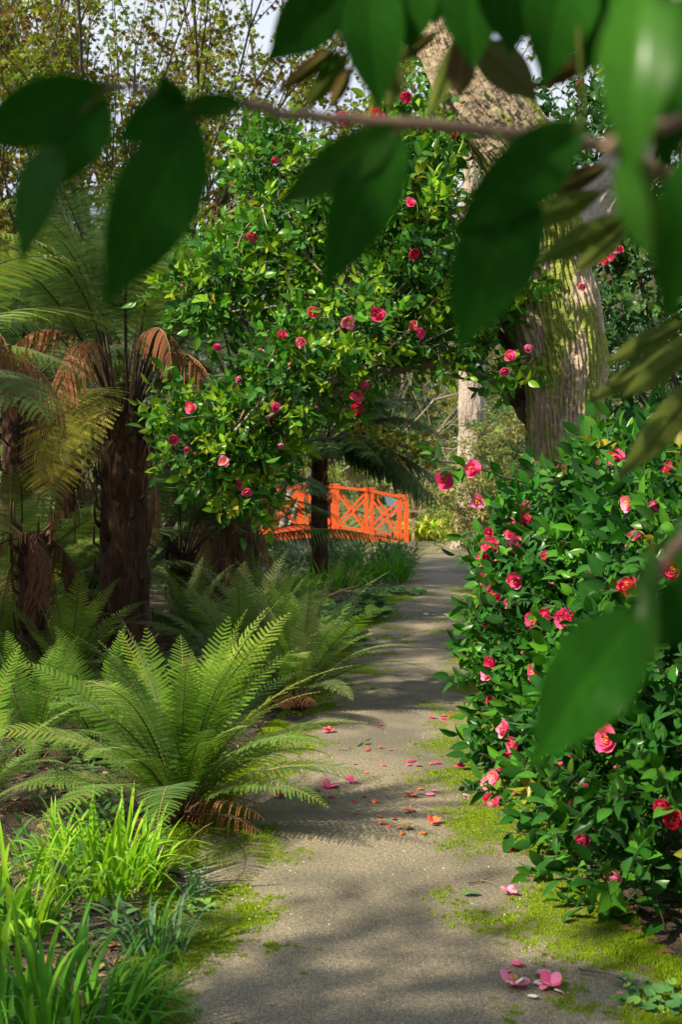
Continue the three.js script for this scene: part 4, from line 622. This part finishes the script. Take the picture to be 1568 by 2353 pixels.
// ------------------------------------------------------------------ rhododendron in front of the viewpoint
{
  const base = V(1.25, 0.02, -0.75), r = rngOf(1001), t = thing('rhododendron_shrub', 'dark rhododendron branches with large blurred leaves hanging close in front', 'rhododendron', base);
  const topM = [leafMat(C(0.04, 0.24, 0.002), 0.58, 0.08, { map: leafTex }), leafMat(C(0.07, 0.27, 0.004), 0.58, 0.3, { map: leafTex }), leafMat(C(0.14, 0.30, 0.01), 0.45, 0.15, { map: leafTex })], botM = [leafMat(C(0.34, 0.36, 0.08), 0.55, 0, { map: leafTex }), leafMat(C(0.19, 0.095, 0.037), 0.25, 0, { map: leafTex }), leafMat(C(0.36, 0.30, 0.20), 0.25, 0, { map: leafTex })], bm = std(C(0.30, 0.19, 0.13));
  const samples = [];
  const twig = (pts, r0, r1, m = bm) => { const c = new THREE.CatmullRomCurve3(pts); for (let k = 0; k <= 40; k++) samples.push(c.getPoint(k / 40)); limb(t, pts, r0, r1, m, 'branch', 9, samples.length); };
  const joint = V(1.12, 1.75, -0.95);
  limb(t, [base.clone().setY(-0.05), V(1.3, 0.6, -0.8), V(1.2, 1.2, -0.9), joint], 0.05, 0.03, M.twig, 'trunk', 10, 3);
  twig([joint, at(1750, 500, 1.0), at(1420, 345, 0.98), at(1110, 300, 0.95), at(860, 280, 0.95), at(660, 262, 0.95), at(540, 235, 0.94), at(440, 245, 0.93), at(330, 205, 0.92), at(235, 195, 0.92)], 0.007, 0.0022);
  twig([joint, V(0.9, 2.15, -1.2), at(1500, -150, 1.3), at(1240, -60, 1.25), at(1040, 20, 1.25), at(850, -10, 1.2), at(760, 60, 1.3)], 0.008, 0.003);
  twig([joint, at(2000, 500, 0.8), at(1640, 280, 0.72), at(1480, 300, 0.66), at(1400, 330, 0.62)], 0.006, 0.003);
  twig([joint, at(1900, 620, 1.5), at(1650, 640, 1.55), at(1480, 480, 1.5), at(1420, 440, 1.5)], 0.006, 0.003);
  twig([joint, at(1800, 900, 1.5), at(1640, 760, 1.55), at(1590, 750, 1.55)], 0.006, 0.003);
  twig([V(1.2, 1.2, -0.9), at(2000, 1100, 0.95), at(1650, 1180, 0.85), at(1530, 1290, 0.84), at(1490, 1390, 0.84)], 0.006, 0.003);
  function bigLeaf(b, e, wpx, mt = 0, mb = 0, under = false, roll = 0, curl = 0.08, fold = 0.22) {
    wpx *= 0.83; const B = at(...b), E = at(...e), ax = E.clone().sub(B), Ln = ax.length(), a = ax.clone().normalize(), mid2 = B.clone().lerp(E, 0.5), view = V(0, EYE, 0).sub(mid2).normalize(), side = a.clone().cross(view).normalize().applyAxisAngle(a, roll), nm = side.clone().cross(a).normalize(), wd = wpx / FL * (b[2] + e[2]) / 2, o = t.position, n = 16, m = 8, sg = under ? -1 : 1, sd = r() * 20;
    const mk = off => { const g = new GB(); for (let j = 0; j <= n; j++) for (let i = 0; i <= m; i++) { const u = j / n, s = i / m * 2 - 1, w = wd / 2 * (Math.pow(Math.sin(Math.PI * Math.min(1, 0.01 + 0.99 * Math.pow(u, 0.88))), 0.98) * (1 - 0.3 * sm(0.7, 1, u)) + 0.006), q = B.clone().addScaledVector(a, Ln * u).addScaledVector(side, s * w).addScaledVector(nm, sg * (curl * Ln * Math.sin(Math.PI * u) + Math.abs(s) * w * fold + 0.05 * w * Math.sin(u * 17 + sd + s * 2) * s * s - off)).sub(o); g.v(q, [u, (s + 1) / 2]); } for (let j = 0; j < n; j++) for (let i = 0; i < m; i++) { const k = j * (m + 1) + i; g.quad(k, k + 1, k + m + 2, k + m + 1); } return g.build(); };
    const l = part('leaf', mk(0), topM[mt], t); part('underside', mk(0.0007), botM[mb], l);
    let best = samples[0]; for (const s of samples) if (s.distanceTo(B) < best.distanceTo(B)) best = s;
    const g = new GB(); g.tube([best, best.clone().lerp(B, 0.5).add(V(0, 0.006, 0)), B, B.clone().addScaledVector(a, Ln * 0.5).addScaledVector(nm, sg * (curl * Ln - 0.0014)), B.clone().addScaledVector(a, Ln * 0.92).addScaledVector(nm, sg * (curl * Ln * 0.25 - 0.0012))].map(p => p.sub(o.clone())), [0.0022, 0.002, 0.002, 0.0012, 0.0005], 6); part('midrib', g.build(), botM[0], l);
  }
  // left twig
  bigLeaf([245, 198, .92], [-90, 335, .88], 175, 0, 0); bigLeaf([235, 212, .92], [125, 445, .9], 165, 0, 0, false, 0.2); bigLeaf([130, 320, .9], [48, 615, .86], 125, 1, 0, false, 0.3);
  bigLeaf([445, 235, .93], [258, 328, .9], 135, 0, 0); bigLeaf([420, 250, .93], [575, 232, .92], 75, 1, 0); bigLeaf([452, 270, .93], [238, 705, .9], 235, 0, 0);
  bigLeaf([400, 260, .93], [372, 165, .9], 90, 0, 0);
  bigLeaf([930, 292, .95], [622, 482, .93], 130, 1, 0, false, 0.15); bigLeaf([922, 300, .95], [742, 675, .93], 185, 0, 0, false, 0.1);
  // top cluster
  bigLeaf([800, -50, 1.15], [612, 145, 1.15], 165, 0, 0); bigLeaf([850, -80, 1.1], [872, 262, 1.1], 170, 0, 0); bigLeaf([960, -90, 1.1], [940, 130, 1.1], 130, 0, 0);
  bigLeaf([770, 110, 1.45], [630, 218, 1.5], 46, 0, 1, true); bigLeaf([800, 120, 1.45], [700, 254, 1.5], 62, 0, 0, true); bigLeaf([785, 110, 1.45], [718, 198, 1.5], 26, 1, 0); bigLeaf([810, 150, 1.45], [755, 255, 1.45], 40, 0, 1, true);
  bigLeaf([905, 120, 1.3], [895, 262, 1.3], 56, 0, 0, true, 0.5); bigLeaf([1010, 70, 1.4], [905, 148, 1.4], 34, 0, 1, true); bigLeaf([1045, 90, 1.4], [980, 278, 1.4], 56, 0, 0, true, 0.4); bigLeaf([1070, 60, 1.35], [1055, 228, 1.3], 80, 0, 1, true); bigLeaf([1090, 92, 1.4], [1240, 235, 1.45], 118, 0, 2, true, 0.2, 0.02);
  bigLeaf([1080, -90, 1.1], [1090, 160, 1.1], 170, 0, 0); bigLeaf([1180, -110, 1.05], [1175, 130, 1.05], 190, 0, 0); bigLeaf([1320, -120, 1.0], [1250, 205, 1.0], 200, 0, 0); bigLeaf([1420, -80, 1.0], [1330, 190, 1.0], 160, 0, 0); bigLeaf([1010, -80, 1.15], [1000, 60, 1.15], 120, 0, 0);
  bigLeaf([1370, 125, 1.35], [1215, 208, 1.4], 58, 0, 1, true);
  // right cluster
  bigLeaf([1500, -90, .62], [1455, 430, .6], 215, 1, 0, false, 0.25); bigLeaf([1455, 300, .62], [1500, 610, .62], 120, 1, 0, false, 0.7); bigLeaf([1600, -40, .7], [1520, 420, .7], 190, 0, 0); bigLeaf([1640, 100, .75], [1380, 330, .75], 170, 0, 0);
  bigLeaf([1340, 280, .88], [1030, 540, .86], 190, 0, 0, false, -0.15); bigLeaf([1215, 400, .88], [1052, 815, .86], 235, 0, 0, false, 0.05, 0.05); bigLeaf([1440, 320, .7], [1512, 560, .7], 110, 2, 0, false, 0.4);
  bigLeaf([1385, 440, 1.5], [1190, 522, 1.5], 74, 1, 0, true); bigLeaf([1445, 490, 1.5], [1225, 610, 1.5], 74, 1, 0, true); bigLeaf([1455, 500, 1.5], [1315, 628, 1.5], 60, 1, 0, true, 0.3); bigLeaf([1400, 380, 1.5], [1240, 450, 1.5], 60, 0, 1, true);
  bigLeaf([1610, 320, .85], [1528, 755, .85], 165, 0, 0);
  bigLeaf([1585, 735, 1.55], [1380, 842, 1.55], 58, 1, 0, true); bigLeaf([1600, 765, 1.55], [1335, 932, 1.55], 66, 1, 0, true, 0.2); bigLeaf([1620, 775, 1.55], [1428, 916, 1.5], 70, 1, 0, true); bigLeaf([1640, 830, 1.5], [1412, 1108, 1.5], 96, 1, 0, true, 0.25);
  bigLeaf([1488, 1388, .84], [1222, 1762, .82], 250, 0, 0, false, 0.1); bigLeaf([1500, 1250, .84], [1512, 1545, .8], 66, 1, 0, false, 0.5); bigLeaf([1520, 1330, .84], [1425, 1375, .84], 44, 2, 0); bigLeaf([1620, 1290, .84], [1520, 1500, .84], 130, 0, 0); bigLeaf([1590, 1180, .86], [1560, 1330, .86], 90, 1, 0, false, 0.5);
  // extra leaves added overhead, outside the frame, to shade the ones below
  const over = [], rl = leafGeo(0.15, 0.055, 0.22, 0.2, 6); for (let k = 0; k < 420; k++) { const p = V(-0.75 + 2.1 * r(), 2.25 + 0.9 * r() - 0.1 * r(), -1.35 + 1.7 * r()); if (p.y - EYE < (-p.z) * 0.47 + 0.12 && p.z < 0.1) continue; over.push({ m: scl(basis(p.sub(base), rnd3(r).addScaledVector(UPV, -0.5), UPV.clone().addScaledVector(rnd3(r), 0.6)), 0.8 + 0.5 * r()), c: C(0.04, 0.13 + 0.05 * r(), 0.02) }); }
  instances('foliage', rl, M.camellia, over, t);
}

// ------------------------------------------------------------------ fallen flowers and petals
{
  const r = rngOf(1100);
  const fallen = (label, px, py, n, mats, size, whole, stam) => {
    const p = onGround(px, py, 0.012), t = thing(whole ? 'fallen_flower' : 'fallen_petals', label, whole ? 'flower' : 'petal', V(p.x, 0.0125, p.z), whole ? 'flowers fallen on the path' : 'petals fallen on the path');
    for (let k = 0; k < n; k++) { const a = k / n * 6.28 + r(), o = part('petal', petals[Math.floor(r() * 4)], PETAL[mats[Math.floor(r() * mats.length)]], t), q = whole ? 0.004 : 0.02 + 0.05 * r(); o.position.set(Math.cos(a) * q * (whole ? 1 : 1.5), 0.006 + 0.006 * r(), Math.sin(a) * q); o.rotation.set(Math.PI / 2 - (whole ? 0.3 + 0.8 * r() : 0.5 * r()), -a + Math.PI / 2 + (r() - 0.5), whole ? 0 : (r() - 0.5) * 1.2, 'YXZ'); o.scale.setScalar(size * (0.75 + 0.35 * r())); }
    if (stam) { const s = part('stamens', stamens, stamenMat, t); s.position.y = 0.004; }
  };
  const browned = [leafMat(C(0.62, 0.17, 0.05), 0.3), leafMat(C(0.70, 0.09, 0.06), 0.3), leafMat(C(0.85, 0.5, 0.55), 0.3), leafMat(C(0.8, 0.78, 0.72), 0.3)]; PETAL.push(...browned);
  fallen('red fallen flower lying alone on the path at the left below the bend', 756, 1682, 6, [0, 1], 0.9, true, true);
  fallen('cluster of bright pink petals in the middle of the path', 760, 1809, 8, [0, 1, 2], 1.0, true, false);
  fallen('red petals on the left side of the path by the fern', 642, 1830, 4, [0, 1], 0.9, true, true);
  fallen('dark pink petals strewn in a row right of the path middle', 968, 1755, 6, [0, 3, 1], 0.8, false, false);
  fallen('scattered red petals on the far shaded stretch', 1015, 1650, 6, [0, 3], 0.9, false, false);
  fallen('red petals left of centre below the lone flower', 868, 1723, 4, [0, 5], 0.7, false, false);
  fallen('single red petal on the shaded left of the path', 853, 1664, 2, [0, 3], 0.8, false, false);
  fallen('pink petals just right of the bright pink cluster', 808, 1800, 4, [0, 1], 0.85, true, false);
  fallen('pink petals under the bright pink cluster', 735, 1827, 3, [1, 0], 0.7, false, false);
  fallen('orange-red petals left of the path middle', 838, 1838, 3, [4, 5], 0.8, false, false);
  fallen('orange petals near the middle of the path', 945, 1832, 4, [4, 5], 0.8, true, false);
  fallen('browned orange petals beside the green fallen leaf', 940, 1865, 4, [4, 5], 0.8, true, false);
  fallen('orange petals on the right of the path', 997, 1892, 4, [4, 5, 4], 0.8, true, false);
  fallen('pale pink petals right of the path middle', 1017, 1826, 3, [2, 6], 0.9, false, false);
  fallen('browned petals on the left of the mossy shade', 905, 1895, 4, [4, 5], 0.7, false, false);
  fallen('brown-red petals under the green fallen leaf', 945, 1912, 3, [5, 4], 0.7, false, false);
  fallen('rusty petals left of the browned petals', 855, 1876, 2, [5, 4], 0.6, false, false);
  fallen('red petals near the camellia bush at the right edge', 1060, 1766, 4, [0, 3], 0.7, true, false);
  fallen('thin red petals at the path middle above the bright cluster', 843, 1760, 2, [0], 0.6, false, false);
  fallen('small pink petal left of the bright cluster', 718, 1808, 1, [1], 0.7, false, false);
  fallen('small red petals right of the bright cluster', 875, 1780, 2, [0, 1], 0.6, false, false);
  fallen('small orange petal on the right stretch', 930, 1808, 1, [4], 0.7, false, false);
  fallen('pink petal pair at the top of the near moss patch', 1215, 2232, 3, [1, 2], 1.0, false, false);
  fallen('pale pink fallen flower on the near moss', 1180, 2267, 6, [1, 2, 7], 1.0, true, true);
  fallen('white and pink petals between the two fallen flowers on the near moss', 1212, 2272, 4, [6, 7, 6], 0.8, false, false);
  fallen('cupped pink fallen flower on the near moss', 1266, 2268, 5, [1, 2], 0.95, true, false);
  fallen('single pink petal at the right of the near moss', 1366, 2270, 1, [1], 0.8, false, false);
  fallen('pink fallen bloom on the moss below the bush corner', 1168, 2050, 4, [2, 1], 0.8, true, false);
  fallen('white petals on the path beside the far part of the bush', 1100, 1420, 7, [7, 6, 7], 1.2, false, false);
  fallen('white petals scattered across the far sunny stretch', 1075, 1388, 7, [7, 6, 7], 1.3, false, false);
  fallen('few white petals on the left of the far sunny stretch', 1000, 1412, 4, [7, 7], 1.2, false, false);
  const green = (label, px, py, yaw, s) => { const p = onGround(px, py, 0.012), t = thing('fallen_leaf', label, 'leaf', V(p.x, 0.015, p.z)); const o = part('leaf_blade', CL[0], leafMat(C(0.16, 0.28, 0.10), 0.3, 0.5, { map: leafTex }), t); o.rotation.set(-1.5, yaw, 0.1, 'YXZ'); o.scale.setScalar(s); o.position.y = 0.006; };
  green('curled green fallen leaf in the middle of the near path', 1060, 2058, -1.5, 1.0); green('blue-green fallen leaf beside the browned petals', 925, 1908, -1.2, 0.8); green('green fallen leaf by the small twig on the path', 835, 1712, -1.0, 0.8);
  const stick = (label, pts) => { const q = pts.map(a => { const p = onGround(a[0], a[1], 0.012); p.y = 0.018; return p; }); const t = thing('fallen_twig', label, 'twig', q[0].clone()); limb(t, q, 0.004, 0.002, M.twig, 'stem', 6, pts[0][0]); limb(t, [q[1].clone(), q[1].clone().add(V(0.04, 0.004, 0.03))], 0.003, 0.001, M.twig, 'side_shoot', 5, 4); };
  stick('lichen-grey twig lying across the path', [[775, 1722], [790, 1724], [812, 1722]]); stick('forked twig on the path beside the lone red flower', [[822, 1716], [838, 1706], [852, 1698]]); stick('dark twig on the moss below the bush', [[1075, 2032], [1105, 2026], [1135, 2016]]); stick('pale dry stalk under the bush in the bottom right corner', [[1330, 2230], [1390, 2240], [1440, 2258]]);
}

// ------------------------------------------------------------------ moss, litter, ground cover
{
  const r = rngOf(1200), g = new GB();
  for (let k = 0; k < 16; k++) { const a = r() * 6.28, q = Math.sqrt(r()) * 0.012, b = V(Math.cos(a) * q, -0.002, Math.sin(a) * q), d = V((r() - 0.5) * 0.008, 0.006 + 0.007 * r(), (r() - 0.5) * 0.008), s = V(Math.cos(a * 3) * 0.0025, 0, Math.sin(a * 3) * 0.0025), k1 = 0.8 + 0.4 * r(), c = [k1, k1, k1], i = g.v(b.clone().add(s), [0, 0], c); g.v(b.clone().sub(s), [0, 0], c); g.v(b.clone().add(d), [0, 0], c); g.tri(i, i + 1, i + 2); }
  const geo = g.build(), list = [];
  for (let k = 0; k < 260000 && list.length < 52000; k++) {
    const z = -3.2 - 16 * Math.pow(r(), 1.9), u = PS.reduce((b, p) => Math.abs(p.z - z) < Math.abs(b.z - z) ? p : b, PS[0]), side = r() < 0.5 ? -1 : 1, e = 0.12 - 0.75 * Math.pow(r(), 1.3), x = u.x + side * (halfW(z) + e);
    if (r() > mossAt(x, z, e) * (0.35 + 0.65 * sm(-0.5, 0.0, e))) continue;
    const y = Math.max(groundY(x, z), 0.012 - 0.02 * (1 + e / halfW(z)) ** 2), k1 = 0.75 + 0.5 * r();
    list.push({ m: scl(basis(V(x, y, z), UPV.clone().addScaledVector(rnd3(r), 0.12), rnd3(r)), 0.7 + 0.7 * r()), c: C(0.21 * k1, 0.31 * k1, 0.008) });
  }
  tag(instances('moss', geo, leafMat(C(1, 1, 1), 0.2), list), 'yellow-green moss creeping over the edges of the path', 'moss');
}
{
  const r = rngOf(1300), lf = leafGeo(0.06, 0.03, 0.3, 0.3, 3), list = [], cover = [];
  for (let k = 0; k < 26000; k++) {
    const z = -2.8 - 26 * Math.pow(r(), 1.7), x = -7 + 12 * r(), e = pathDist(x, z); if (e < -0.02 || streamDist(x, z) < 0.9) continue; if (e < 0.06 && r() < 0.6) continue;
    const y = groundY(x, z) + 0.006; const u = r(), k1 = 0.6 + 0.7 * r(), c = u < 0.5 ? [0.20, 0.10, 0.045] : u < 0.8 ? [0.30, 0.18, 0.09] : [0.11, 0.06, 0.03];
    list.push({ m: scl(basis(V(x, y, z), V(r() - 0.5, 0.12 * (r() - 0.3), r() - 0.5), UPV.clone().addScaledVector(rnd3(r), 0.35)), 0.7 + 0.8 * r()), c: C(c[0] * k1, c[1] * k1, c[2] * k1) });
    if (list.length >= 15000) break;
  }
  tag(instances('leaf_litter', lf, M.litter, list), 'brown fallen leaves covering the beds beside the path', 'leaf litter');
  for (let k = 0; k < 20000 && cover.length < 5200; k++) {
    const z = -3 - 34 * Math.pow(r(), 1.3), x = -9 + 15 * r(), e = pathDist(x, z), n = fbm(x * 0.9, 4, z * 0.9, 3); if (e < 0.08 || streamDist(x, z) < 1 || (z < -25 && x > 0.3) || n + (z < -22 ? 0.4 : 0) < 0.05) continue;
    const k1 = 0.7 + 0.6 * r(); cover.push({ m: scl(basis(V(x, groundY(x, z) - 0.01, z), UPV.clone().addScaledVector(rnd3(r), 0.7), rnd3(r)), (z < -20 ? 1.3 : 0.55) * (0.7 + 0.6 * r())), c: C(0.07 * k1, 0.17 * k1, 0.035 * k1) });
  }
  tag(instances('ground_cover', shrubSprigs[0], M.shrub, cover), 'low green ground cover among the ferns', 'ground cover');
  const chips = []; const cg = new THREE.IcosahedronGeometry(0.004, 0); cg.setAttribute('color', new THREE.Float32BufferAttribute(new Float32Array(cg.attributes.position.count * 3).fill(1), 3));
  for (let k = 0; k < 900; k++) { const z = -3 - 9 * Math.pow(r(), 1.5), u = PS.reduce((b, p) => Math.abs(p.z - z) < Math.abs(b.z - z) ? p : b, PS[0]), x = u.x + (r() * 2 - 1) * halfW(z) * 0.95, k1 = 0.4 + 0.6 * r(); chips.push({ m: scl(basis(V(x, 0.010, z), UPV, rnd3(r)), 0.4 + 0.7 * r()), c: C(0.62 * k1, 0.52 * k1, 0.36 * k1) }); }
  tag(instances('grit', cg, M.litter, chips), 'pale grit and seed husks on the path', 'grit');
}

scene.traverse(o => { if (o.isMesh) { o.castShadow = true; o.receiveShadow = true; } });
renderer.render(scene, camera);
